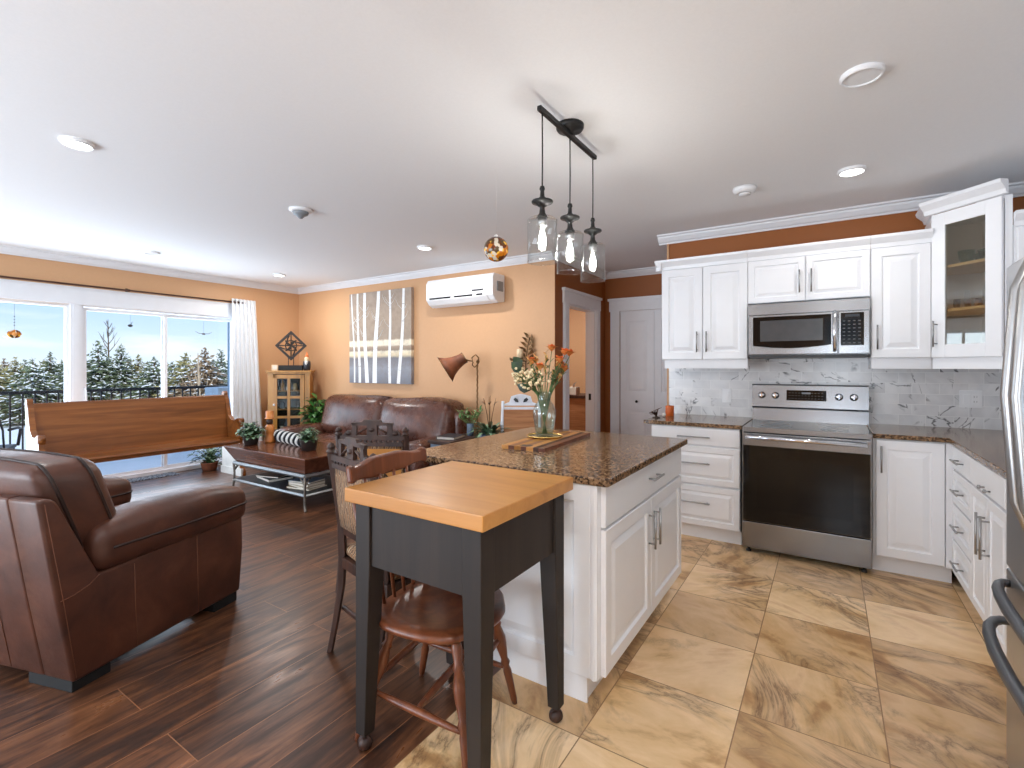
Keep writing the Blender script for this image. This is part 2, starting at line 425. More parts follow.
MAT['pew_cream'] = plain('cream_face', (226, 224, 218), 0.45)  # pale cream for the outer end faces and foot panel of the pew
MAT['block'] = wood('butcher_block', (160, 104, 48), (190, 132, 68), (208, 152, 86), 'x', 0.8, 0.3, 14, 0.03)
MAT['espresso'] = wood('espresso_wood', (20, 14, 11), (33, 24, 19), (48, 36, 29), 'z', 1.0, 0.6)
MAT['windsor'] = wood('chestnut_wood', (72, 36, 20), (110, 60, 36), (144, 88, 56), 'z', 1.0, 0.3)
MAT['carved'] = wood('dark_carved_walnut', (34, 18, 13), (58, 34, 24), (84, 52, 37), 'z', 1.0, 0.5)
MAT['honey'] = wood('honey_oak', (122, 78, 24), (164, 112, 44), (188, 136, 62), 'z', 1.0, 0.35)
MAT['mahog'] = wood('mahogany_top', (68, 36, 23), (100, 57, 38), (134, 82, 56), 'x', 1.0, 0.2)
MAT['maple'] = wood('maple_turned', (176, 96, 40), (208, 128, 62), (226, 154, 90), 'z', 1.0, 0.35)
MAT['iron'] = plain('grey_iron', (120, 112, 104), 0.45, 0.7, 0.1)
MAT['pewter'] = plain('pewter_rail', (176, 182, 184), 0.35, 0.8, 0.06)
MAT['rodmetal'] = plain('brown_rod', (78, 46, 28), 0.35, 0.4)
MAT['curtain'] = plain('white_curtain', (242, 244, 247), 0.8, var=0.01, scale=60)
MAT['snow'] = plain('snow', (236, 240, 246), 0.8, var=0.02, scale=1.5)
MAT['railing'] = plain('black_railing', (26, 30, 34), 0.4)
MAT['needles'] = plain('spruce_needles', (116, 128, 96), 0.8, var=0.3, scale=3)
MAT['golden_needles'] = plain('yellow_green_needles', (168, 160, 112), 0.8, var=0.3, scale=3)
MAT['brown_needles'] = plain('brown_needles', (158, 134, 106), 0.8, var=0.3, scale=3)
MAT['bark'] = plain('bark', (96, 76, 60), 0.85, var=0.2)
MAT['palebark'] = plain('pale_bark', (176, 156, 132), 0.8, var=0.15)
MAT['leafgreen'] = plain('leaf_green', (66, 118, 48), 0.45, var=0.25, scale=18)
MAT['leafpale'] = plain('leaf_pale_green', (150, 186, 130), 0.45, var=0.2, scale=18)
MAT['leafdark'] = plain('leaf_dark_green', (44, 66, 38), 0.4, var=0.3, scale=18)
MAT['succulent'] = plain('succulent_leaf', (128, 160, 128), 0.5, var=0.25, scale=25)
MAT['soil'] = plain('soil', (46, 34, 26), 0.9)
MAT['terracotta'] = plain('terracotta', (150, 92, 66), 0.7)
MAT['potdark'] = plain('dark_glazed_pot', (44, 38, 36), 0.3)
MAT['ceramic'] = plain('white_ceramic', (226, 224, 220), 0.25)
MAT['paper'] = plain('paper', (222, 216, 204), 0.7)
MAT['bookdark'] = plain('dark_cover', (38, 42, 50), 0.4)
MAT['bookblue'] = plain('blue_grey_cover', (92, 112, 134), 0.4)
MAT['booktan'] = plain('tan_cover', (150, 132, 100), 0.5)
MAT['yarn_white'] = plain('white_yarn', (224, 224, 222), 0.9); MAT['yarn_black'] = plain('black_yarn', (30, 34, 40), 0.9)
MAT['candle'] = plain('cream_candle', (232, 206, 168), 0.5)
MAT['copper'] = plain('coppery_metal', (124, 92, 58), 0.35, 0.7, 0.15)
MAT['orange_wax'] = plain('orange_wax', (206, 98, 34), 0.45)
MAT['petal_orange'] = plain('orange_petal', (238, 164, 90), 0.6, var=0.15, scale=60)
MAT['petal_red'] = plain('red_orange_petal', (230, 124, 64), 0.6, var=0.15, scale=60)
MAT['petal_peach'] = plain('peach_petal', (238, 186, 116), 0.6, var=0.12, scale=60)
MAT['petal_cream'] = plain('cream_petal', (240, 220, 176), 0.6, var=0.1, scale=60)
MAT['stem'] = plain('flower_stem', (92, 120, 66), 0.55, var=0.15)
MAT['whitepaint'] = plain('white_chair_paint', (226, 230, 238), 0.4)
MAT['wicker'] = wood('woven_cane', (140, 88, 50), (178, 120, 76), (206, 150, 104), 'x', 2.4, 0.6)
MAT['siding'] = plain('shade_blue_siding', (132, 158, 184), 0.7)  # blue of the outdoor shade is put into the siding colour
MAT['condenser'] = plain('shade_blue_enamel', (176, 196, 214), 0.5)  # white unit; the bluish shade on it is put into this colour
MAT['deckwood'] = plain('deck_snow', (206, 214, 226), 0.8, var=0.04, scale=2)
MAT['mat_grey'] = None
def pattern_fabric(name, a, b, scale):
    t = NT(name); c = t.co(); v = t.n('ShaderNodeTexVoronoi', feature='DISTANCE_TO_EDGE'); v.inputs['Scale'].default_value = scale; t.l(c, v.inputs['Vector'])
    f = t.ramp(v.outputs['Distance'], [(0.06, (0, 0, 0, 1)), (0.14, (1, 1, 1, 1))]); t.set(t.mix(f, srgb(*a), srgb(*b)), 0.85); t.bump(t.noise(c, 300, 2), 0.1, 0.002)
    return t.mat
MAT['brocade'] = None
def brocade():
    t = NT('brocade'); c = t.co((1, 1, 0.55), (0, 0, 0)); w = t.n('ShaderNodeTexWave', wave_type='BANDS'); w.bands_direction = 'X'
    w.inputs['Scale'].default_value = 13; w.inputs['Distortion'].default_value = 7; w.inputs['Detail'].default_value = 2; w.inputs['Detail Scale'].default_value = 2.2
    t.l(c, w.inputs['Vector']); t.set(t.ramp(w.outputs['Fac'], [(0.25, srgb(96, 66, 44)), (0.5, srgb(190, 168, 138)), (0.8, srgb(134, 92, 56))]), 0.8)
    return t.mat
MAT['brocade'] = brocade()
MAT['tan_cloth'] = plain('tan_cloth', (196, 132, 62), 0.7)
MAT['mat_grey'] = pattern_fabric('patterned_mat', (54, 62, 74), (142, 150, 158), 26)
MAT['shade'] = plain('amber_lampshade', (134, 76, 46), 0.6, var=0.25, scale=9)
def birch_canvas():
    t = NT('birch_canvas'); tc = t.n('ShaderNodeTexCoord'); s = t.n('ShaderNodeSeparateXYZ'); t.l(tc.outputs['Object'], s.inputs[0])
    x, z = s.outputs[0], s.outputs[2]
    nz = t.noise(t.co((3, 3, 40)), 1.5, 4); nb = t.noise(t.co((14, 14, 14)), 1.0, 5, 0.7)
    zz = t.math('ADD', z, t.math('MULTIPLY', t.math('SUBTRACT', nb, 0.5), 0.05))
    zr = t.math('ADD', t.math('DIVIDE', zz, 1.27), 0.0)
    base = t.ramp(zr, [(0.0, srgb(120, 124, 134)), (0.16, srgb(150, 152, 160)), (0.27, srgb(122, 120, 124)), (0.30, srgb(232, 214, 178)), (0.34, srgb(238, 226, 200)), (0.355, srgb(150, 132, 116)), (0.39, srgb(176, 154, 132)), (0.405, srgb(240, 228, 204)), (0.45, srgb(246, 234, 210)), (0.47, srgb(168, 150, 132)), (0.7, srgb(178, 158, 138)), (1.0, srgb(166, 150, 136))])
    col = t.mix(t.ramp(nb, [(0.4, (0, 0, 0, 1)), (0.7, (0.4, 0.4, 0.4, 1))]), base, srgb(126, 108, 96)); t.set(col, 0.7)
    return t.mat
MAT['canvas'] = birch_canvas()
def birch_bark():
    t = NT('birch_bark_paint'); nz = t.noise(t.co((6, 6, 70)), 1.0, 5, 0.7)
    t.set(t.ramp(nz, [(0.30, srgb(150, 140, 130)), (0.42, srgb(238, 238, 238))]), 0.7); return t.mat
MAT['birch'] = birch_bark()
def thin_glass(name, tint=(0.96, 0.98, 0.98), gloss=1.0, rough=0.0, base=0.04):
    t = NT(name); t.nt.nodes.remove(t.b)
    tr = t.n('ShaderNodeBsdfTransparent'); tr.inputs[0].default_value = (*tint, 1)
    gl = t.n('ShaderNodeBsdfGlossy'); gl.inputs['Roughness'].default_value = rough
    lw = t.n('ShaderNodeLayerWeight'); lw.inputs['Blend'].default_value = 0.3
    f = t.math('MULTIPLY', t.math('ADD', t.math('MULTIPLY', t.math('POWER', lw.outputs['Facing'], 3.0), 0.8), base), gloss)
    mx = t.n('ShaderNodeMixShader'); t.l(f, mx.inputs[0]); t.l(tr.outputs[0], mx.inputs[1]); t.l(gl.outputs[0], mx.inputs[2]); t.l(mx.outputs[0], t.out.inputs[0])
    return t.mat
MAT['pane'] = thin_glass('window_glass', (0.97, 0.99, 1.0), 0.35)
MAT['glass'] = thin_glass('clear_glass', (0.95, 0.96, 0.96), 1.0)
MAT['vase_glass'] = thin_glass('vase_glass', (0.90, 0.93, 0.92), 1.0, 0.02, 0.07)
MAT['cab_glass'] = thin_glass('cabinet_glass', (0.84, 0.80, 0.72), 1.0, 0.0, 0.12)
MAT['curio_glass'] = thin_glass('curio_glass', (0.8, 0.82, 0.8), 0.12)
MAT['greenglass'] = thin_glass('green_glassware', (0.62, 0.78, 0.74), 1.0, 0.03, 0.1)
MAT['amberglass'] = thin_glass('amber_glassware', (0.85, 0.62, 0.30), 1.0, 0.05, 0.1)
def emit(name, rgb, strength):
    t = NT(name); t.nt.nodes.remove(t.b); e = t.n('ShaderNodeEmission'); e.inputs[0].default_value = (*rgb, 1); e.inputs[1].default_value = strength
    t.l(e.outputs[0], t.out.inputs[0]); return t.mat
MAT['led'] = emit('led_diffuser', (1.0, 0.98, 0.95), 9.0)
MAT['filament'] = emit('bulb_glow', (1.0, 0.97, 0.92), 7.0)
def mosaic():
    t = NT('amber_mosaic'); v = t.n('ShaderNodeTexVoronoi'); v.inputs['Scale'].default_value = 44; t.l(t.co(), v.inputs['Vector'])
    g = t.n('ShaderNodeSeparateColor'); t.l(v.outputs['Color'], g.inputs[0])
    t.set(t.ramp(g.outputs[0], [(0.0, srgb(96, 44, 10)), (0.25, srgb(190, 110, 20)), (0.45, srgb(232, 176, 60)), (0.62, srgb(208, 196, 176)), (0.8, srgb(86, 62, 30)), (1.0, srgb(236, 200, 150))], 'CONSTANT'), 0.12)
    return t.mat
MAT['mosaic'] = mosaic()
# ------------------------------------------------------------------ the setting: room shell
XL, YB, XR, YF, CZ = -7.0, 4.61, 1.22, -2.6, 2.56      # left wall, back wall, right wall, wall behind the camera, ceiling
XH, YE = -2.45, 6.01                                   # hall wall, hall end wall
def sbox(name, mat, *b, bev=0.0):
    m = MB(); m.box(*b); return struct(m.obj(name, MAT[mat]))
def sboxes(name, mat, boxes):
    m = MB()
    for b in boxes: m.box(*b)
    return struct(m.obj(name, MAT[mat]))
sbox('floor', 'floor_wood', -7.15, YF - .15, -.12, -1.215, 7.3, 0)
sbox('floor_kitchen', 'floor_tile', -1.215, YF - .15, -.12, XR + .12, YE + .12, 0)
sbox('ceiling', 'ceil', -7.15, YF - .15, CZ, XR + .12, 7.3, CZ + .15)
# left wall with the patio opening
OY0, OY1, OZ = 0.15, 3.66, 2.03
sboxes('wall_left', 'tan', [(XL - .15, YF - .15, 0, XL, OY0, CZ), (XL - .15, OY1, 0, XL, 7.3, CZ), (XL - .15, OY0, OZ, XL, OY1, CZ)])
sbox('wall_back', 'tan', XL, YB, 0, XH, YB + .12, CZ)
sboxes('wall_hall', 'rust', [(XH - .12, YB + .12, 0, XH, 4.92, CZ), (XH - .12, 5.68, 0, XH, 7.3, CZ), (XH - .12, 4.92, 2.045, XH, 5.68, CZ)])
# thin return of the hall colour on the corner face of the back wall
sbox('wall_corner', 'rust', XH - .012, YB + .004, 0, XH + .004, YB + .121, CZ)
sboxes('wall_hall_end', 'rust', [(XH, YE, 0, -2.25, YE + .12, CZ), (-1.37, YE, 0, -1.14, YE + .12, CZ), (-2.25, YE, 2.05, -1.37, YE + .12, CZ)])
sbox('wall_kitchen', 'rust', -1.256, YB, 0, XR + .12, YB + .12, CZ)
sbox('wall_hall_right', 'rust', -1.256, YB + .12, 0, -1.14, YE, CZ)
sbox('wall_right', 'trim', XR, YF - .15, 0, XR + .12, YB, CZ)
sbox('wall_room_far', 'tan', XL, 7.18, 0, XH, 7.3, CZ)
WX = [(-6.2, -2.0, .42, 2.45), (-.08, .52, .70, 2.30)]       # behind the camera: wide opening added for fill light, narrow kitchen window
sboxes('wall_front', 'tan', [(XL, YF - .15, 0, -6.2, YF, CZ), (-2.0, YF - .15, 0, -.08, YF, CZ), (.52, YF - .15, 0, XR, YF, CZ), (-6.2, YF - .15, 2.45, -2.0, YF, CZ), (-6.2, YF - .15, 0, -2.0, YF, .42), (-.08, YF - .15, 2.30, .52, YF, CZ), (-.08, YF - .15, 0, .52, YF, .70)])
for k_, (xa, xb, za, zb) in enumerate(WX):
    m = MB(); ya, yb = YF - .1, YF - .03
    m.box(xa, ya, za, xa + .06, yb, zb); m.box(xb - .06, ya, za, xb, yb, zb); m.box(xa + .06, ya, za, xb - .06, yb, za + .06); m.box(xa + .06, ya, zb - .06, xb - .06, yb, zb)
    if k_ == 0: m.box((xa + xb) / 2 - .04, ya, za + .06, (xa + xb) / 2 + .04, yb, zb - .06)
    struct(m.obj('window_%d' % (k_ + 2), MAT['trim']))  # the first frame sits in the opening added for fill light

CROWN = [(0, 0), (.012, 0), (.016, .012), (.03, .02), (.052, .05), (.056, .064), (.078, .068), (.08, .08), (0, .08)]   # (out, up)
def crown(name, axis, at, sgn, a0, a1):
    z0 = CZ - .08; m = MB()
    poly = [(at + sgn * p, z0 + q) for p, q in CROWN]
    m.prism(poly, axis, a0, a1); return struct(m.obj(name, MAT['trim']))
crown('trim_1', 'y', XL, 1, YF, YB); crown('trim_2', 'x', YB, -1, XL, XH + .0)
crown('trim_3', 'x', YB, -1, -1.256 - .08, XR); crown('trim_4', 'x', YE, -1, XH, -1.256); crown('trim_5', 'y', XH, 1, YB, YE)
crown('trim_6', 'y', -1.256, -1, YB, YE); crown('trim_7', 'y', XR, -1, YF, YB)
def base(name, b):
    m = MB(); m.box(*b, bev=.006); struct(m.obj(name, MAT['trim']))
base('baseboard_left', (XL, OY1 + .09, 0, XL + .016, YB, .13)); base('baseboard_back', (XL, YB - .016, 0, XH, YB, .13))
base('baseboard_hall', (XH, YB, 0, XH + .016, 4.80, .13)); base('baseboard_hall_end', (-2.45, YE - .016, 0, -2.37, YE, .13)); base('baseboard_front', (XL, YF, 0, XR, YF + .016, .13))

# ---- patio opening: wide header casing, fixed window, post, sliding door
m = MB(); m.box(XL, OY0 - .09, OZ, XL + .022, OY1 + .09, 2.215); m.box(XL, OY0 - .09, 0, XL + .022, OY0, OZ); m.box(XL, OY1, 0, XL + .022, OY1 + .09, OZ)
m.box(XL, OY0 - .11, 2.200, XL + .035, OY1 + .11, 2.222); struct(m.obj('trim_8', MAT['trim']))
m = MB(); m.box(XL - .12, 1.85, 0, XL + .004, 1.945, OZ); m.box(XL + .004, 1.87, 0, XL + .010, 1.925, OZ); struct(m.obj('trim_9', MAT['trim']))
def frame(mb, y0, y1, z0, z1, x0, x1, w):
    mb.box(x0, y0, z0, x1, y0 + w, z1); mb.box(x0, y1 - w, z0, x1, y1, z1); mb.box(x0, y0 + w, z0, x1, y1 - w, z0 + w); mb.box(x0, y0 + w, z1 - w, x1, y1 - w, z1)
m = MB(); frame(m, OY0, 1.85, .0, OZ, XL - .10, XL - .03, .03); m.box(XL - .14, OY0, 0, XL, 1.85, .03); w1 = struct(m.obj('window_1', MAT['trim']))
m = MB(); m.box(XL - .068, OY0 + .03, .03, XL - .062, 1.82, OZ - .03); m.obj('pane', MAT['pane'], w1)
m = MB(); frame(m, 1.945, OY1, 0, OZ, XL - .12, XL - .01, .016); m.box(XL - .15, 1.945, 0, XL + .03, OY1, .045); d1 = struct(m.obj('door_1', MAT['trim']))
m = MB(); frame(m, 1.961, 2.80, .045, OZ - .022, XL - .060, XL - .03, .036); sl = m.obj('sliding_panel', MAT['trim'], d1)
m = MB(); m.box(XL - .048, 1.99, .078, XL - .042, 2.77, OZ - .054); m.obj('pane', MAT['pane'], sl)
m = MB(); m.tube([(XL - .03, 1.979, .86), (XL + .012, 1.979, .89), (XL + .02, 1.979, .98), (XL + .012, 1.979, 1.07), (XL - .03, 1.979, 1.10)], .009); m.obj('handle', MAT['trim'], sl)
m = MB(); frame(m, 2.755, 3.644, .045, OZ - .022, XL - .098, XL - .07, .04); fx = m.obj('fixed_panel', MAT['trim'], d1)
m = MB(); m.box(XL - .087, 2.79, .08, XL - .081, 3.61, OZ - .058); m.obj('pane', MAT['pane'], fx)

# ---- hall: cased doorway and bifold closet door
def casing_x(name, y0, y1, zt, w=.12, head=.165):      # on the hall wall, facing +x
    m = MB()
    for a, b in ((y0 - w, y0), (y1, y1 + w)): m.box(XH, a, 0, XH + .02, b, zt); m.box(XH + .02, a + .012, 0, XH + .026, b - .012, zt)
    m.box(XH, y0 - w - .012, zt, XH + .024, y1 + w + .012, zt + head); m.box(XH, y0 - w - .025, zt + head - .03, XH + .04, y1 + w + .025, zt + head)
    m.box(XH - .12, y0 - .0, 0, XH, y0 + .018, zt); m.box(XH - .12, y1 - .018, 0, XH, y1, zt); m.box(XH - .12, y0, zt - .018, XH, y1, zt)
    return struct(m.obj(name, MAT['trim']))
dw = casing_x('door_2', 4.92, 5.68, 2.045)
m = MB(); m.box(XH - .075, 5.655, .92, XH - .045, 5.664, 1.0); m.obj('latch_plate', MAT['bronze'], dw)
m = MB()
m.box(-2.37, YE - .02, 0, -2.25, YE, 2.05); m.box(-1.37, YE - .02, 0, -1.258, YE, 2.05); m.box(-2.385, YE - .024, 2.05, -1.258, YE, 2.215); m.box(-2.40, YE - .04, 2.185, -1.258, YE, 2.215)
struct(m.obj('trim_10', MAT['trim']))
d3 = struct((lambda m: [m.box(-2.25, YE + .012, 2.03, -1.37, YE + .05, 2.05), m][-1])(MB()).obj('door_3', MAT['trim']))
def bifold(x0, x1, knob):
    m = MB(); y = YE + .012; w = x1 - x0
    m.box(x0, y + .011, .012, x1, y + .034, 2.03); st = .085
    m.box(x0, y, .012, x0 + st, y + .011, 2.03); m.box(x1 - st, y, .012, x1, y + .011, 2.03)
    for za, zb in ((.012, .12), (.78, 1.02), (1.93, 2.03)): m.box(x0 + st, y, za, x1 - st, y + .011, zb)
    for z0, z1 in ((.12, .78), (1.02, 1.93)): m.rings(x0 + st, z0, x1 - st, z1, [(0, y + .0105), (.012, y + .0105), (.014, y + .009), (.045, y + .002)], y + .012)
    lf = m.obj('leaf', MAT['trim'], d3)
    if knob:
        k = MB(); k.lathe([(.004, 0), (.011, .004), (.009, .02), (.017, .028), (.015, .04), (.002, .044)], 14, 0, T((x0 + x1) / 2 + .005, y, .9, R(90))); k.obj('knob', MAT['bronze'], lf)
bifold(-2.247, -1.812, True); bifold(-1.808, -1.373, True)

# ---- outside: deck, snow field, heat pump wall
sbox('deck_floor', 'deckwood', -9.6, -4.0, -.18, -7.15, 6.6, -.06)
sbox('ground', 'snow', -120, -90, -.9, -9.6, 120, -.62)
sbox('wall_outside', 'siding', -7.75, 3.90, -.06, -7.15, 4.06, 2.9)
def railing():
    t = thing('deck_railing', 'black metal deck railing with slim vertical balusters above the snow', 'railing', (-9.4, 0, -.06))
    y0, y1 = -2.0, 6.4; zt = 1.06
    m = MB(); m.box(-.03, y0, zt - .045, .03, y1, zt); m.obj('top_rail', MAT['railing'], t)
    m = MB(); m.box(-.018, y0, .09, .018, y1, .125); m.obj('bottom_rail', MAT['railing'], t)
    y = y0
    for y in (y0, 2.49, y1 - .06):
        m = MB(); m.box(-.03, y, 0, .03, y + .06, zt + .03); m.obj('post', MAT['railing'], t)
    first = None; n = 0; y = .60
    while y < 6.2:
        if first is None:
            m = MB(); m.box(-.009, -.009, .125, .009, .009, zt - .045); first = b = m.obj('baluster', MAT['railing'], t)
        else:
            b = first.copy(); COL.objects.link(b); b.parent = t
        b.location = (0, y, 0); y += .125
railing()
def condenser():
    t = thing('outdoor_heat_pump', 'white heat pump unit coloured with blue shade, with round fan grille on the deck', 'heat pump', (-8.55, 4.36, -.06), R(12))
    m = MB(); m.box(-.16, -.36, .45, .16, .36, 1.06, bev=.02); m.obj('casing', MAT['condenser'], t)
    m = MB(); m.lathe([(.24, 0), (.24, .012), (.20, .014), (.20, .004)], 24, 0, T(.16, 0.06, .75, 0, R(90)))
    for k in range(4): m.tube([(.172, .06 + (.05 + .05 * k) * math.cos(a), .75 + (.05 + .05 * k) * math.sin(a)) for a in [i * math.pi / 10 for i in range(21)]], .004, 5)
    m.obj('fan_grille', MAT['grey_plastic'], t)
    m = MB(); m.lathe([(.19, 0), (.19, .004)], 24, 0, T(.158, .06, .75, 0, R(90))); m.obj('fan_opening', MAT['bookblue'], t)
    m = MB()
    for y in (-.28, .28): m.box(-.15, y - .02, 0, .15, y + .02, .04); m.box(-.13, y - .015, .04, -.1, y + .015, .45); m.box(.1, y - .015, .04, .13, y + .015, .45)
    m.obj('stand', MAT['railing'], t)
condenser()
def deck_chair():
    t = thing('patio_chair', 'dark curved metal patio chair on the snowy deck behind the pew', 'chair', (-8.35, 1.42, -.06), R(-112))
    m = MB(); m.box(-.24, -.24, .40, .24, .22, .44, bev=.015); m.obj('seat', MAT['railing'], t)
    m = MB()
    for k in range(9):
        a = -.8 + .2 * k; m.tube([(.29 * math.sin(a), .18, .43), (.30 * math.sin(a), .27, .66), (.26 * math.sin(a), .36, .92 - .06 * abs(a))], .011, 6)
    m.tube([(.30 * math.sin(-.8 + .1 * k) * .86, .36, .88 + .04 * math.cos((-.8 + .1 * k) * 1.8)) for k in range(17)], .018, 6)
    m.obj('backrest', MAT['railing'], t)
    for x, y in ((-.21, -.21), (.21, -.21), (-.21, .19), (.21, .19)):
        m = MB(); m.tube([(x, y, .40), (x * 1.05, y * 1.05, .2), (x * 1.18, y * 1.18, 0)], .016, 6); m.obj('leg', MAT['railing'], t)
    for s in (-1, 1):
        m = MB(); m.tube([(s * .26, .24, .66), (s * .29, 0, .66), (s * .28, -.2, .63), (s * .25, -.22, .42)], .016, 6); m.obj('armrest', MAT['railing'], t)
deck_chair()
# ---- snow-laden conifers beyond the railing: every tree its own crown and trunk
def conifer(name, label, loc, h, w, seed, kind='needles', snow=.55):
    rnd = random.Random(seed)
    t = thing(name, label, 'tree', loc, 0, 'snowy conifers beyond the deck railing')
    m = MB(); m.tube([(0, 0, 0), (0.02, 0, h * .5), (0, 0, h * .985)], [.07 * w, .04 * w, .008], 7); m.obj('trunk', MAT['bark'], t)
    f = MB(); tiers = 19
    for k in range(tiers):
        u = k / (tiers - 1); z = h * (.05 + .92 * u); rad = w * .72 * (1 - u) ** .8 + .03
        nb = int(24 * (1 - u)) + 6
        for j in range(nb):
            a = 2 * math.pi * (j + rnd.random() * .9) / nb; L = rad * rnd.uniform(.55, 1.15); dz = -.2 * L + rnd.uniform(-.05, .10)
            d = Vector((math.cos(a), math.sin(a), 0)); s = Vector((-d.y, d.x, 0)); b0 = Vector((0, 0, z + rnd.uniform(-.06, .06)))
            n_ = 4 if L > .35 else 2
            for q in range(n_):
                uu = (q + .6) / n_; p = b0 + d * L * uu + Vector((0, 0, dz * uu)); wd = (.10 + .07 * L) * rnd.uniform(.6, 1.2) * (1 - .4 * uu) + .015
                for e in range(3):
                    tip = p + d * L * .30 + s * rnd.uniform(-wd, wd) * 1.5 + Vector((0, 0, rnd.uniform(-.09, .06)))
                    if e < 2: f.add([p - s * wd * .4, p + s * wd * .4, tip], [(0, 1, 2)], 0)
                    else: f.add([p - Vector((0, 0, wd * .5)), p + Vector((0, 0, wd * .3)), tip], [(0, 1, 2)], 0)
                if rnd.random() < snow:      # a pad of snow lying along the spray
                    c = p + Vector((0, 0, .018)); tip = p + d * L * rnd.uniform(.12, .26) + s * rnd.uniform(-wd, wd) + Vector((0, 0, -.01)); r1 = wd * rnd.uniform(.25, .55)
                    f.add([c - s * r1, c + s * r1, tip + s * r1 * .4, tip - s * r1 * .4, (c + tip) / 2 + Vector((0, 0, .03))], [(0, 1, 4), (1, 2, 4), (2, 3, 4), (3, 0, 4), (3, 2, 1, 0)], 1)
    f.obj('foliage', [MAT[kind], MAT['snow']], t, recalc=False)
    return t
GZ = -.62
TREES = [  # px of the trunk, px height of the tip, distance, width, kind
    (-8, 357, 17, 2.0, 'golden_needles', 'yellow green snow-dusted conifer at the far left end of the tree row'),
    (15, 358, 19, 2.1, 'golden_needles', 'yellow green conifer below the amber sun catcher'),
    (33, 360, 17, 1.9, 'needles', 'low snow-laden conifer between the amber sun catcher and the white post'),
    (50, 353, 20, 2.1, 'needles', 'taller snow-laden conifer just left of the white window post'),
    (74, 352, 18, 1.8, 'needles', 'conifer hidden mostly behind the white window post'),
    (98, 340, 18, 1.9, 'needles', 'tallest dark spruce just right of the white window post'),
    (110, 358, 21, 2.4, 'needles', 'snow-covered conifer between the two tall dark spruces'),
    (121, 344, 18.5, 1.8, 'needles', 'tall dark spruce under the small hanging glass bird'),
    (138, 356, 19, 2.1, 'golden_needles', 'green rounded conifer in the middle of the sliding door pane'),
    (154, 357, 18, 2.0, 'needles', 'snowy conifer just left of the sliding door mullion'),
    (172, 362, 20, 2.1, 'needles', 'low snowy conifer just right of the sliding door mullion'),
    (186, 352, 18, 1.9, 'golden_needles', 'yellow green conifer left of the slim pale trunk'),
    (205, 347, 17.5, 1.9, 'brown_needles', 'brown conifer below the hanging bird mobile'),
    (221, 350, 19, 1.9, 'needles', 'dark spruce behind the heat pump'),
    (240, 354, 18, 2.0, 'needles', 'spruce at the right end of the tree row beside the curtain'),
    (4, 359, 25, 2.6, 'brown_needles', 'brownish conifer in the farther row at the left end'),
    (25, 360, 25, 2.8, 'needles', 'farther-row conifer showing between the first snowy trees of the left pane'),
    (44, 360, 26, 2.8, 'golden_needles', 'yellowish farther-row conifer left of the taller tree by the post'),
    (62, 361, 25, 2.6, 'needles', 'farther-row conifer at the left edge of the white post'),
    (90, 360, 25, 2.6, 'needles', 'farther-row conifer at the right edge of the white post'),
    (130, 359, 25, 2.8, 'brown_needles', 'brownish farther-row conifer right of the second dark spruce'),
    (147, 361, 26, 2.8, 'needles', 'farther-row conifer left of the sliding door mullion'),
    (165, 361, 25, 2.6, 'golden_needles', 'yellowish farther-row conifer behind the mullion'),
    (180, 361, 26, 2.8, 'needles', 'farther-row conifer right of the mullion'),
    (196, 360, 25, 2.6, 'golden_needles', 'yellowish farther-row conifer behind the slim pale trunk'),
    (213, 359, 26, 2.8, 'needles', 'farther-row conifer right of the brown conifer'),
]
for i, (px, py, dist, w, kind, lab) in enumerate(TREES):
    u = (px - 512) / 487.0; a = R(33); x = dist * (-math.sin(a) + u * math.cos(a)); y = dist * (math.cos(a) + u * math.sin(a))
    conifer('conifer', lab, (x, y, GZ), 1.335 + (367 - py) * dist / 487 - GZ, w, 50 + i, kind, .8 if i in (2, 6, 9, 10) else .5)
def bare_tree(name, label, loc, h, mat, seed, n=16, r=.05):
    rnd = random.Random(seed); t = thing(name, label, 'tree', loc); m = MB()
    m.tube([(0, 0, 0), (.03, .02, h * .5), (0, 0, h)], [r, r * .7, r * .2], 7); m.obj('trunk', mat, t); m = MB()
    for k in range(n):
        z = h * rnd.uniform(.35, .95); a = rnd.uniform(0, 6.28); L = (h - z) * .5 + .15; e = Vector((math.cos(a) * L * .5, math.sin(a) * L * .5, z + L * .8))
        m.tube([(0, 0, z), (e.x * .5, e.y * .5, z + L * .35), e], [.018, .012, .005], 5)
        m.tube([(e.x * .5, e.y * .5, z + L * .35), (e.x * .8 + .1, e.y * .5, z + L * .8)], [.01, .004], 5)
    m.obj('branches', mat, t)
def at(px, dist, z): 
    u = (px - 512) / 487.0; a = R(33); return (dist * (-math.sin(a) + u * math.cos(a)), dist * (math.cos(a) + u * math.sin(a)), z)
bare_tree('bare_tree', 'leafless grey tree rising between the two tall dark spruces', at(108, 22, GZ), 4.1, MAT['bark'], 5)
bare_tree('young_birch', 'slim pale bare trunk in front of the brown conifer', at(198, 14, GZ), 2.35, MAT['palebark'], 8, 8, .055)
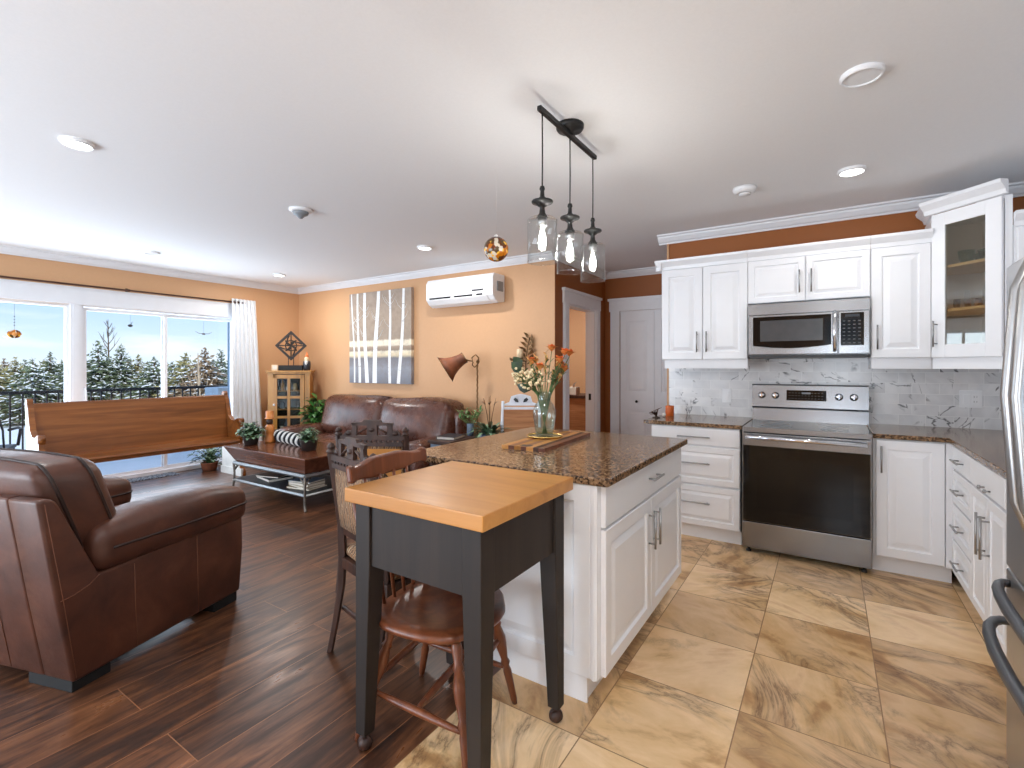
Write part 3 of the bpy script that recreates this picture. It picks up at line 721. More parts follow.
# ------------------------------------------------------------------ kitchen
def bar_pull(parent, x, y, z, L, vertical, mat='nickel', off=.032, r=.0055, name='handle'):
    """bar handle in front of a face that looks along -y"""
    m = MB(); d = Vector((0, 0, 1)) if vertical else Vector((1, 0, 0)); c = Vector((x, y - off, z))
    m.cyl(c - d * L / 2, c + d * L / 2, r)
    for s in (-1, 1):
        p = c + d * (s * (L / 2 - .022)); m.cyl(p, p + Vector((0, off, 0)), r * .8)
    return m.obj(name, MAT[mat], parent)
RAISED = [(0, -.017), (.003, -.02), (.058, -.02), (.064, -.009), (.072, -.009), (.104, -.019)]
SMALL = [(0, -.017), (.003, -.02), (.042, -.02), (.047, -.010), (.053, -.010), (.074, -.019)]
FLAT = [(0, -.017), (.003, -.02)]
def front(parent, name, x0, z0, x1, z1, y, prof=RAISED, handle=None, hl=.16, mat='cab'):
    """door or drawer front standing proud of a carcass face at y"""
    g = .0015; m = MB(); m.rings(x0 + g, z0 + g, x1 - g, z1 - g, [(i, y + q) for i, q in prof], y - .001)
    o = m.obj(name, MAT[mat], parent)
    if handle: bar_pull(o, handle[0], y - .02, handle[1], hl, handle[2])
    return o
def carcass(parent, x0, y0, z0, x1, y1, z1, toe=0.0, name='body'):
    m = MB()
    m.box(x0, y0, z0 + (.11 if toe else 0), x1, y1, z1)
    if toe: m.box(x0, y0 + toe, z0, x1, y1, z0 + .11)
    return m.obj(name, MAT['cab'], parent)
FB = 3.94                      # face of the base cabinets on the back wall
CT = .905                      # counter height
# ---- base cabinet with three drawers
t = thing('base_cabinet', 'white base cabinet with three drawers left of the range', 'cabinet', (-1.20, FB, 0), 0)
carcass(t, 0, 0, 0, .655, YB - FB - .001, CT - .032, .06)
front(t, 'drawer', 0, .735, .655, .868, 0, FLAT, (.33, .80, False), .24)
front(t, 'drawer', 0, .435, .655, .725, 0, SMALL, (.33, .60, False), .24)
front(t, 'drawer', 0, .118, .655, .425, 0, SMALL, (.33, .30, False), .24)
# ---- corner base cabinet, single door
t = thing('base_cabinet', 'white corner base cabinet with one raised panel door right of the range', 'cabinet', (.245, FB, 0), 0)
carcass(t, 0, 0, 0, .394, YB - FB - .001, CT - .032, .06)
front(t, 'door', .012, .118, .352, .868, 0, RAISED, (.04, .745, True), .17)
m = MB(); m.box(.355, -.02, .115, .395, 0, .868); m.obj('filler_strip', MAT['cab'], t)
# ---- right-hand run (faces -x): local x runs towards the camera
XRB = .64
t = thing('base_cabinet', 'white cabinet with a stack of four narrow drawers in the right hand run', 'cabinet', (XRB, 3.915, 0), R(-90))
carcass(t, 0, .001, 0, .50, XR - XRB - .001, CT - .032, .06)
for z0, z1 in ((.735, .868), (.535, .725), (.325, .525), (.118, .315)):
    front(t, 'drawer', .05, z0, .50, z1, 0, FLAT if z1 - z0 < .15 else SMALL, (.275, (z0 + z1) / 2 + .0, False), .16)
t = thing('base_cabinet', 'white cabinet with drawer over two doors beside the refrigerator', 'cabinet', (XRB, 3.413, 0), R(-90))
carcass(t, 0, .001, 0, 1.15, XR - XRB - .001, CT - .032, .06)
front(t, 'drawer', 0, .735, .575, .868, 0, FLAT); front(t, 'drawer', .575, .735, 1.15, .868, 0, FLAT)
front(t, 'door', 0, .118, .31, .725, 0, SMALL, (.272, .545, True), .2); front(t, 'door', .31, .118, .62, .725, 0, SMALL, (.348, .545, True), .2)
front(t, 'door', .62, .118, 1.15, .725, 0, RAISED)
for x in (.26, .36):
    m = MB(); m.lathe([(.004, 0), (.004, .012), (.009, .016), (.009, .024), (.003, .027)], 12, 0, T(x, -.02, .765, R(90))); m.obj('knob', MAT['nickel'], t)
# ---- worktops
m = MB(); m.box(-1.262, FB - .028, CT - .03, -.53, YB, CT, bev=.004)
tag(m.obj('granite_worktop', MAT['granite']), 'speckled brown granite worktop left of the range', 'worktop')
m = MB(); poly = [(.242, FB - .028), (.612, FB - .028), (.612, 2.25), (XR - .011, 2.25), (XR - .011, YB - .011), (.242, YB - .011)]
m.prism(poly, 'z', CT - .03, CT); tag(m.obj('granite_worktop', MAT['granite'], bevel=.004), 'speckled brown granite worktop turning the corner right of the range', 'worktop')
# ---- backsplash tiling
m = MB(); m.box(-1.245, YB - .010, CT, XR, YB, 1.42); m.box(XR - .01, 2.3, CT, XR, YB - .010, 1.42)
struct(m.obj('wall_backsplash', MAT['backsplash']))
m = MB(); m.box(-1.262, YB - .013, CT, -1.245, YB + .0, 2.48); struct(m.obj('trim_11', MAT['tan']))

def outlet(label, x, z, gangs, y=YB - .010, kinds=('socket',)):
    t = thing('wall_outlet' if 'socket' in kinds else 'light_switch', label, 'outlet' if 'socket' in kinds else 'switch', (x, y, z), 0)
    w = .046 * gangs + .026; m = MB(); m.box(-w / 2, -.006, -.06, w / 2, 0, .06, bev=.002); m.obj('cover_plate', MAT['white_plastic'], t)
    for k in range(gangs):
        cx = (k - (gangs - 1) / 2) * .046; kd = kinds[k]; m = MB()
        if kd == 'socket':
            m.box(cx - .017, -.009, -.034, cx + .017, -.006, .034, bev=.001); s = m.obj('socket', MAT['white_plastic'], t); m = MB()
            for zz in (-.017, .017): m.box(cx - .008, -.0094, zz - .005, cx - .006, -.0088, zz + .005); m.box(cx + .006, -.0094, zz - .004, cx + .008, -.0088, zz + .004)
            m.obj('slots', MAT['dark'], s)
        else:
            m.box(cx - .017, -.010, -.034, cx + .017, -.006, .034, bev=.001); m.obj('rocker', MAT['white_plastic'], t)
    return t
outlet('white double outlet plate on the marble tiles near the corner', .835, 1.11, 2, kinds=('blank', 'socket'))
outlet('white single switch plate on the marble tiles left of the range', -.745, 1.085, 1, kinds=('rocker',))

# ---- wall cabinets
FU = 4.267
def crown_part(t, x0, x1, z, d, left=True, right=False):
    m = MB(); prof = [(0, 0), (-.012, .004), (-.018, .03), (-.05, .066), (-.054, .085), (0, .085)]
    m.prism([(p, z + q) for p, q in prof], 'x', x0 - (.05 if left else 0), x1)
    if left: m.prism([(x0 + p, z + q) for p, q in prof], 'y', -.05, d)
    return m.obj('crown', MAT['cab'], t)
def rail_part(t, x0, x1, d):
    m = MB(); m.box(x0 + .016, .022, -.075, x1 - .004, .04, 0); m.box(x0 + .016, .04, -.075, x0 + .034, d, 0); return m.obj('light_rail', MAT['cab'], t)
ZU = 1.398; DU = YB - FU
t = thing('wall_cabinet', 'white wall cabinet with two tall doors left of the microwave', 'cabinet', (-1.212, FU, ZU))
carcass(t, 0, 0, 0, .677, DU - .001, .77)
front(t, 'door', 0, 0, .337, .768, 0, RAISED, (.297, .145, True), .17); front(t, 'door', .340, 0, .677, .768, 0, RAISED, (.372, .145, True), .17)
crown_part(t, 0, .677, .769, DU); rail_part(t, 0, .677, DU - .012)
t = thing('wall_cabinet', 'short white wall cabinet with two doors above the microwave', 'cabinet', (-.533, FU, 1.832))
carcass(t, 0, 0, 0, .782, DU - .001, .336)
front(t, 'door', 0, 0, .389, .334, 0, SMALL, (.352, .145, True), .17); front(t, 'door', .393, 0, .782, .334, 0, SMALL, (.428, .145, True), .17)
crown_part(t, 0, .782, .335, DU, False)
t = thing('wall_cabinet', 'white wall cabinet with one tall door right of the microwave', 'cabinet', (.251, FU, ZU))
carcass(t, 0, 0, 0, .332, DU - .001, .77)
front(t, 'door', .002, 0, .325, .768, 0, RAISED, (.036, .145, True), .17)
crown_part(t, 0, .332, .769, DU, False); rail_part(t, -.01, .336, DU - .012)
# ---- diagonal corner cabinet with a glass door
CX, CY = .588, 4.268; CW = .402
def corner_cabinet():
    t = thing('corner_wall_cabinet', 'taller white corner wall cabinet with a clear glass door over shelves', 'cabinet', (CX, CY, ZU), R(-45))
    # local x along the door, y into the corner; footprint of the body in local axes
    Mi = Matrix.Rotation(R(45), 3, 'Z')
    def loc(x, y): v = Mi @ Vector((x - CX, y - CY, 0)); return (v.x, v.y)
    fp = [loc(CX, CY), loc(.872, 3.984), loc(.905, 3.984), loc(.905, YB - .011), loc(CX, YB - .011)]; H = .950
    m = MB()
    for z0, z1 in ((0, .018), (H - .018, H)): m.prism(fp, 'z', z0, z1)
    def wallpart(a, b, th=.016):
        a = Vector((*a, 0)); b = Vector((*b, 0)); d = (b - a).normalized(); n = Vector((-d.y, d.x, 0)) * th
        vs = []
        for z in (.018, H - .018):
            for p in (a, b, b + n, a + n): vs.append((p.x, p.y, z))
        m.add(vs, [(0, 3, 2, 1), (4, 5, 6, 7), (0, 1, 5, 4), (1, 2, 6, 5), (2, 3, 7, 6), (3, 0, 4, 7)])
    wallpart(fp[1], loc(.8885, 3.984))
    for i in range(2, 5): wallpart(fp[i], fp[(i + 1) % 5])
    m.obj('body', MAT['cab'], t)
    for z, in ((.30,), (.585,)):
        s = MB(); q = [(.02, .012), (CW - .02, .012)] + [loc(.884, 4.02), loc(.884, YB - .03), loc(CX + .02, YB - .03)]
        s.prism(q, 'z', z, z + .018); s.obj('shelf', MAT['maple_pale'], t)
    d = MB(); fw = .084; x0, x1, z0, z1 = .004, CW - .004, 0, H - .004
    for b in ((x0, z0, x0 + fw, z1), (x1 - fw, z0, x1, z1), (x0 + fw, z0, x1 - fw, z0 + fw), (x0 + fw, z1 - fw, x1 - fw, z1)): d.box(b[0], -.02, b[1], b[2], -.001, b[3])
    dr = d.obj('door', MAT['cab'], t, bevel=.002)
    g = MB(); g.box(x0 + fw, -.012, z0 + fw, x1 - fw, -.008, z1 - fw); g.obj('glass_pane', MAT['cab_glass'], dr)
    bar_pull(dr, .04, -.02, .155, .17, True)
    m = MB(); prof = [(0, 0), (-.014, .004), (-.022, .03), (-.056, .064), (-.062, .084), (0, .084)]
    m.prism([(p - .02, H - .002 + q) for p, q in prof], 'x', -.03, CW + .03)
    m.prism([(p, q + H - .002) for p, q in prof], 'y', -.02, .26, M=T(0, 0, 0, 0, 0, R(45))); m.obj('crown', MAT['cab'], t)
    m = MB(); m.box(-.005, .002, -.075, CW + .005, .02, 0); m.obj('light_rail', MAT['cab'], t)
    # what stands on the shelves
    def place(o, u, v, z): w = Matrix.Rotation(R(-45), 3, 'Z') @ Vector((u, v, 0)); o.location = (CX + w.x, CY + w.y, ZU + z)
    bowls = [(.13, .10, .045, 'green glass tumbler at the left end of the upper glass-door shelf'), (.185, .16, .05, 'pale green glass bowl in the middle of the upper glass-door shelf'), (.26, .10, .058, 'larger green glass bowl at the right of the upper glass-door shelf')]
    for u, v, r, lab in bowls:
        m = MB(); h = r * (1.9 if 'tumbler' in lab else 1.15); m.lathe([(r * .55, 0), (r * .8, h * .3), (r, h), (r * .94, h), (r * .72, h * .32), (r * .45, .006)], 18)
        o = m.obj('glass_bowl' if 'bowl' in lab else 'glass_tumbler', MAT['greenglass']); tag(o, lab, 'bowl' if 'bowl' in lab else 'glass'); place(o, u, v, .6035)
    m = MB(); m.lathe([(.02, 0), (.026, .004), (.007, .012), (.005, .06), (.024, .08), (.03, .12), (.026, .14)], 14); o = m.obj('stem_glass', MAT['glass']); tag(o, 'clear stemmed glass behind the green bowls on the upper shelf', 'glass'); place(o, .225, .20, .6035)
    rnd = random.Random(4)
    kinds = ['dark brown jar', 'short amber glass', 'clear footed glass', 'amber bowl', 'gold rimmed cup', 'clear tall tumbler', 'squat dark jar', 'small brown bottle']
    for k, kd in enumerate(kinds):
        u = .095 + .03 * k; v = .07 + (.05 if k % 2 else 0); m = MB(); h = [.06, .055, .11, .045, .05, .12, .06, .085][k]; r = [.018, .017, .016, .02, .018, .016, .019, .014][k]
        m.lathe([(r * .8, 0), (r, h * .4), (r * .95, h), (r * .8, h), (r * .8, h * .1)], 12)
        o = m.obj(('jar', 'glass', 'glass', 'bowl', 'cup', 'tumbler', 'jar', 'bottle')[k], MAT[('potdark', 'amberglass', 'glass', 'amberglass', 'copper', 'glass', 'potdark', 'bronze')[k]])
        tag(o, '%s, %s along the lower glass-door shelf' % (kd, ('first', 'second', 'third', 'fourth', 'fifth', 'sixth', 'seventh', 'last')[k]), ('jar', 'glass', 'glass', 'bowl', 'cup', 'tumbler', 'jar', 'bottle')[k], 'glassware on the lower shelf of the corner cabinet'); place(o, u, v, .3185)
MAT['maple_pale'] = wood('pale_shelf', (200, 176, 132), (222, 200, 158), (236, 218, 182), 'x', 1.0, 0.4)
corner_cabinet()
t = thing('wall_cabinet', 'white wall cabinet right of the glass door cabinet, partly behind the refrigerator handle', 'cabinet', (.909, 3.99, ZU))
carcass(t, 0, .001, 0, XR - .910, .60, .77); front(t, 'door', .012, 0, XR - .915, .75, 0, SMALL); crown_part(t, 0, XR - .910, .756, .2, False)
# ---- over-the-range microwave
def microwave():
    t = thing('microwave', 'stainless over-the-range microwave with black window and keypad', 'microwave', (-.527, 4.22, 1.404))
    W, H, D = .772, .415, YB - 4.22 - .012
    m = MB(); m.box(0, .004, .02, W, D, H); m.obj('housing', MAT['steel'], t)
    m = MB(); m.box(.01, .01, 0, W - .01, D, .02); m.box(.0, .0, .012, W, .03, .024); m.obj('vent_base', MAT['blackplastic'], t)
    m = MB(); m.rings(.003, .026, .585, H - .085, [(0, -.016), (.004, -.02)], .004); dr = m.obj('door', MAT['steel'], t)
    m = MB(); x0, x1, z0, z1 = .036, .545, .082, .315; n = 12                 # window with a bowed lower edge
    poly = [(x0, z1)] + [(x0 + (x1 - x0) * i / n, z0 + .012 - .022 * math.sin(math.pi * i / n)) for i in range(n + 1)] + [(x1, z1)]
    m.prism([(x, z) for x, z in poly], 'y', -.0215, -.0195); m.obj('window', MAT['blackglass'], dr)
    m = MB(); m.box(x0 + .05, -.0225, z0 + .045, x1 - .05, -.0212, z1 - .03); m.obj('window_mesh', plain('mesh_grey', (54, 54, 56), .25), dr)
    m = MB(); m.tube([(.566, -.02, .05), (.566, -.056, .06), (.566, -.06, .19), (.566, -.056, .318), (.566, -.02, .328)], .0125, 10); m.obj('handle', MAT['chrome'], dr)
    m = MB(); m.rings(.588, .026, W - .003, H - .085, [(0, -.016), (.004, -.02)], .004); cp = m.obj('control_panel', MAT['steel'], t)
    m = MB(); m.box(.602, -.0215, .085, .737, -.0195, .317); kp = m.obj('keypad', MAT['blackglass'], cp)
    m = MB()
    for r_ in range(7):
        for c_ in range(4): m.box(.614 + .03 * c_, -.0222, .10 + .026 * r_, .614 + .03 * c_ + .014, -.0214, .10 + .026 * r_ + .006)
    m.obj('key_marks', MAT['keys'], kp)
    m = MB(); m.box(.628, -.0222, .288, .712, -.0214, .306); m.obj('clock_display', MAT['bookdark'], kp)
    m = MB(); m.box(0, -.018, H - .08, W, .004, H); m.obj('top_grille', MAT['steel'], t)
microwave()

# ---- range
def range_():
    t = thing('electric_range', 'stainless electric range with black glass oven door and four knobs', 'range', (-.525, 3.86, 0))
    W = .762; D = 4.58 - 3.86
    m = MB(); m.box(.004, .05, .035, W - .004, D, CT - .018); m.obj('body', MAT['blackplastic'], t)
    m = MB(); m.box(.0, .022, .868, W, .05, CT - .012); m.box(0, .022, .04, .012, .06, .868); m.box(W - .012, .022, .04, W, .06, .868); m.obj('front_frame', MAT['steel'], t)
    m = MB(); m.box(0, .012, CT - .014, W, D - .06, CT - .004, bev=.003); ck = m.obj('cooktop', MAT['blackglass'], t)
    for x, y, r in ((.2, .2, .1), (.56, .2, .08), (.2, .46, .075), (.56, .46, .1)):
        m = MB(); m.tube([(x + r * math.cos(a * math.pi / 16), y + r * math.sin(a * math.pi / 16), CT - .0038) for a in range(33)], .0012, 4); m.obj('burner_ring', MAT['grey_plastic'], ck)
    m = MB(); m.box(0, .004, CT - .016, W, .014, CT - .003); m.obj('cooktop_trim', MAT['steel'], t)
    # oven door
    m = MB(); m.box(.004, -.002, .235, W - .004, .045, .862, bev=.003); dr = m.obj('oven_door', MAT['steel'], t)
    m = MB(); m.box(.010, -.0045, .238, W - .010, -.001, .775); wn = m.obj('glass', MAT['blackglass'], dr)
    m = MB(); m.box(.10, -.0052, .33, W - .10, -.0042, .69); m.obj('window', plain('oven_window', (17, 17, 18), .1, 0.0, .03, Specular_IOR_Level=.25), wn)
    m = MB(); m.cyl((.03, -.052, .838), (W - .03, -.052, .838), .0145, n=16)
    for x in (.045, W - .045): m.box(x - .012, -.05, .826, x + .012, 0, .85, bev=.003)
    m.obj('handle', MAT['chrome'], dr)
    m = MB(); m.box(.004, .0, .04, W - .004, .05, .226, bev=.004); m.obj('storage_drawer', MAT['steel'], t)
    for x, y in ((.04, .05), (W - .04, .05), (.04, D - .06), (W - .04, D - .06)):
        m = MB(); m.lathe([(.018, 0), (.018, .012), (.01, .016), (.01, .036)], 12, 0, T(x, y, 0)); m.obj('foot', MAT['blackplastic'], t)
    # back guard
    m = MB(); yb = 4.49 - 3.86
    m.prism([(yb + .01, CT - .004), (yb + .022, 1.0), (yb + .022, 1.01), (yb - .002, 1.012), (yb + .014, 1.19), (D, 1.19), (D, CT - .004)], 'x', -.006, W + .016); bg = m.obj('back_guard', MAT['steel'], t)
    m = MB(); m.box(-.006, yb - .001, 1.0, W + .016, yb + .02, 1.011); m.obj('gap', MAT['dark'], bg)
    m = MB(); m.box(-.008, yb + .012, 1.185, W + .018, D + .001, 1.194); m.obj('top_edge', MAT['blackplastic'], bg)
    tl = math.atan2(.016, .178)
    m = MB(); m.box(-.135, -.003, -.041, .135, .002, .041, M=T(.378, yb + .006, 1.108, -tl)); dp = m.obj('display', MAT['blackglass'], bg)
    m = MB()
    for r_ in range(3):
        for c_ in range(11):
            if r_ == 2 and 3 < c_ < 7: continue
            m.box(-.118 + .022 * c_, -.0036, -.026 + .022 * r_, -.118 + .022 * c_ + .010, -.003, -.026 + .022 * r_ + .004, M=T(.378, yb + .006, 1.108, -tl))
    m.obj('key_marks', MAT['keys'], dp)
    m = MB(); m.box(-.03, -.0036, .012, .03, -.003, .026, M=T(.378, yb + .006, 1.108, -tl)); m.obj('clock_digits', MAT['grey_plastic'], dp)
    for x in (.066, .164, .594, .688):
        m = MB(); Mx = T(x, yb + .005, 1.104, R(90) - tl)
        m.lathe([(.027, 0), (.027, .006), (.021, .008), (.020, .028), (.017, .031), (.002, .032)], 20, 0, Mx); m.box(-.004, -.019, .028, .004, .019, .036, M=Mx); m.obj('knob', MAT['chrome'], bg)
range_()

# ---- refrigerator at the right edge
def fridge():
    t = thing('refrigerator', 'stainless refrigerator with curved bar handles at the end of the run', 'refrigerator', (.475, 2.215, 0), R(-90))
    W = .91; D = XR - .475 - .02
    m = MB(); m.box(0, .065, .03, W, D, 1.665); m.obj('body', MAT['grey_plastic'], t)
    def door(x0, x1, z0, z1, name):
        m = MB(); n = 10; vs = []; pts = [(x0 + (x1 - x0) * i / n, .012 - .012 * math.sin(math.pi * (x0 + (x1 - x0) * i / n) / W)) for i in range(n + 1)]
        m.prism(pts + [(x1, .06), (x0, .06)], 'z', z0, z1); return m.obj(name, MAT['steelv'], t, bevel=.006)
    d1 = door(.003, .452, .69, 1.66, 'door'); d2 = door(.458, W - .003, .69, 1.66, 'door'); f1 = door(.003, W - .003, .588, .683, 'freezer_drawer'); f2 = door(.003, W - .003, .05, .581, 'freezer_drawer')
    for d, x in ((d1, .415), (d2, .495)):
        m = MB(); m.tube([(x, .004, .88), (x, -.03, .90), (x, -.058, .98), (x, -.075, 1.26), (x, -.058, 1.54), (x, -.03, 1.62), (x, .004, 1.64)], [.013, .014, .015, .016, .015, .014, .013], 16); m.obj('handle', MAT['nickel'], d)
    for f, z, q in ((f1, .645, .62), (f2, .525, 1.0)):
        m = MB(); m.tube([(.05, .01, z), (.055, -.012 * q, z), (.075, -.032 * q, z), (.12, -.052 * q, z), (.19, -.066 * q, z), (.30, -.076 * q, z), (W / 2, -.08 * q, z), (W - .30, -.076 * q, z), (W - .12, -.052 * q, z), (W - .055, -.012 * q, z), (W - .05, .01, z)], [.012, .013, .014, .015, .016, .017, .017, .017, .016, .014, .013], 16); m.obj('handle', MAT['handle_grey'], f)
    m = MB(); m.box(.02, .03, 0, W - .02, .07, .05); m.obj('base_grille', MAT['blackplastic'], t)
MAT['handle_grey'] = plain('dark_handle_steel', (120, 122, 126), 0.38, 0.9, 0.02)
fridge()

# ---- island
def island():
    x0, x1, y0, y1 = -1.32, -.752, 1.782, 2.99
    t = thing('kitchen_island', 'white kitchen island cabinet with raised end panel, drawer and two doors', 'kitchen island', (x0, y0, 0))
    W = x1 - x0; L = y1 - y0; H = CT - .032
    m = MB(); m.box(0, .0, .11, W, L, H); m.box(0, .012, 0, W - .06, L, .11); m.obj('body', MAT['cab'], t)
    m = MB(); m.box(0, .0, 0, W - .05, .012, .105, bev=.003); m.obj('plinth', MAT['cab'], t)
    # end panel facing the table
    m = MB(); m.rings(.0, .112, W - .03, H, [(0, -.016), (.003, -.018), (.07, -.018), (.078, -.007), (.088, -.007), (.125, -.0175)], -.0005); m.obj('end_panel', MAT['cab'], t)
    m = MB(); m.box(W - .03, -.018, .112, W + .0, 0, H, bev=.004); m.box(W - .022, -.022, .112, W - .008, -.018, H, bev=.002); m.obj('corner_post', MAT['cab'], t)
    fr = thing('front_frame', None, None, (W, 0, 0), R(90)); fr.parent = t; del fr
    # fronts facing +x : local x runs along +y
    def fr_part(name, a0, z0, a1, z1, prof, handle=None, hl=.16):
        g = .0015; m = MB(); M = T(W, 0, 0, 0, 0, R(90)); m.rings(a0 + g, z0 + g, a1 - g, z1 - g, [(i, q) for i, q in prof], -.0005, 0, M); o = m.obj(name, MAT['cab'], t)
        if handle:
            h = bar_pull(o, handle[0], -.02, handle[1], hl, handle[2]); h.data.transform(M)
        return o
    fr_part('drawer', .02, .70, L - .012, H - .004, FLAT, (L / 2 + .03, .79, False), .16)
    fr_part('door', .02, .112, L / 2 + .0, .692, RAISED, (L / 2 - .035, .545, True), .18); fr_part('door', L / 2 + .004, .112, L - .012, .692, RAISED, (L / 2 + .045, .545, True), .18)
    bpy.data.objects.remove([c for c in t.children if c.name.startswith('front_frame')][0])
    m = MB(); poly = [(-1.775, 1.755), (-.717, 1.755), (-.705, 1.767), (-.705, 3.01), (-.715, 3.022), (-1.775, 3.022), (-1.79, 3.008), (-1.79, 1.77)]
    m.prism(poly, 'z', CT - .032, CT); tag(m.obj('granite_island_top', MAT['granite'], bevel=.005), 'large speckled brown granite top on the white island', 'worktop')
island()
# ---- things on the counter end left of the range
t = thing('candle_jar', 'orange candle jar at the far left end of the granite worktop', 'candle', (-1.17, 4.35, CT))
m = MB(); m.lathe([(.034, 0), (.036, .004), (.036, .085), (.033, .09)], 18); m.obj('jar', MAT['orange_wax'], t); m = MB(); m.cyl((0, 0, .088), (0, 0, .10), .002); m.obj('wick', MAT['dark'], t)
t = thing('twig_ornament', 'dark curled twig ornament overhanging the end of the granite worktop', 'ornament', (-1.22, 4.12, CT))
m = MB(); m.lathe([(.03, 0), (.034, .006), (.01, .012), (.008, .02)], 14); m.obj('base', MAT['potdark'], t); m = MB()
for k in range(7):
    a = 2.4 + .5 * k; m.tube([(0, 0, .015), (.035 * math.cos(a), .035 * math.sin(a), .03 + .008 * k), (.06 * math.cos(a + .4), .06 * math.sin(a + .4), .025 + .011 * k)], [.006, .004, .002], 5)
m.obj('twigs', MAT['carved'], t)
m = MB(); m.sphere((0, 0, .018), .018); o = m.obj('egg_ornament', MAT['ceramic'], loc=(-1.19, 4.24, CT)); tag(o, 'small white ball ornament between the twigs and the orange jar', 'ornament')
# ------------------------------------------------------------------ furniture
# ---- butcher block table on casters
def block_table():
    x0, x1, y0, y1, zt = -1.405, -.810, 1.098, 1.675, .918
    cx, cy = (x0 + x1) / 2, (y0 + y1) / 2
    t = thing('butcher_block_table', 'butcher block table with thick maple top on tapered black legs with casters', 'table', (cx, cy, 0))
    X, Y = (x1 - x0) / 2, (y1 - y0) / 2
    m = MB(); m.box(-X, -Y, zt - .048, X, Y, zt, bev=.004); m.obj('top', MAT['block'], t)
    ins = .026; lx, ly = X - ins, Y - ins; zb = .655
    for sy in (-1, 1):
        m = MB(); m.box(-lx + .065, sy * ly - (.022 if sy > 0 else 0) - sy * .01, zb, lx - .065, sy * ly + (.022 if sy < 0 else 0) - sy * .01, zt - .049); m.obj('apron', MAT['espresso'], t)
    for sx in (-1, 1):
        m = MB(); m.box(sx * lx - (.022 if sx > 0 else 0) - sx * .01, -ly + .065, zb, sx * lx + (.022 if sx < 0 else 0) - sx * .01, ly - .065, zt - .049); m.obj('apron', MAT['espresso'], t)
    for sx in (-1, 1):
        for sy in (-1, 1):
            m = MB(); w0, w1 = .070, .046; o = (sx * lx, sy * ly); vs = []
            for z, w in ((.062, w1), (zb, w0), (zt - .049, w0)):
                for a, b in ((0, 0), (w, 0), (w, w), (0, w)): vs.append((o[0] - sx * a, o[1] - sy * b, z))
            fs = [(0, 1, 2, 3), (8, 9, 10, 11)]
            for k in range(2):
                for i in range(4): j = (i + 1) % 4; fs.append((k * 4 + i, k * 4 + j, k * 4 + 4 + j, k * 4 + 4 + i))
            m.add(vs, fs); lg = m.obj('leg', MAT['espresso'], t, bevel=.003)
            m = MB(); c = (o[0] - sx * w1 / 2 + .0, o[1] - sy * w1 / 2)
            m.cyl((c[0], c[1], .06), (c[0], c[1], .038), .009); m.sphere((c[0], c[1], .0245), .0245, 14); m.lathe([(.026, -.006), (.026, .006)], 16, 0, T(c[0], c[1], .0262, R(90), 0, .5)); m.obj('caster', MAT['carved'], lg)
block_table()

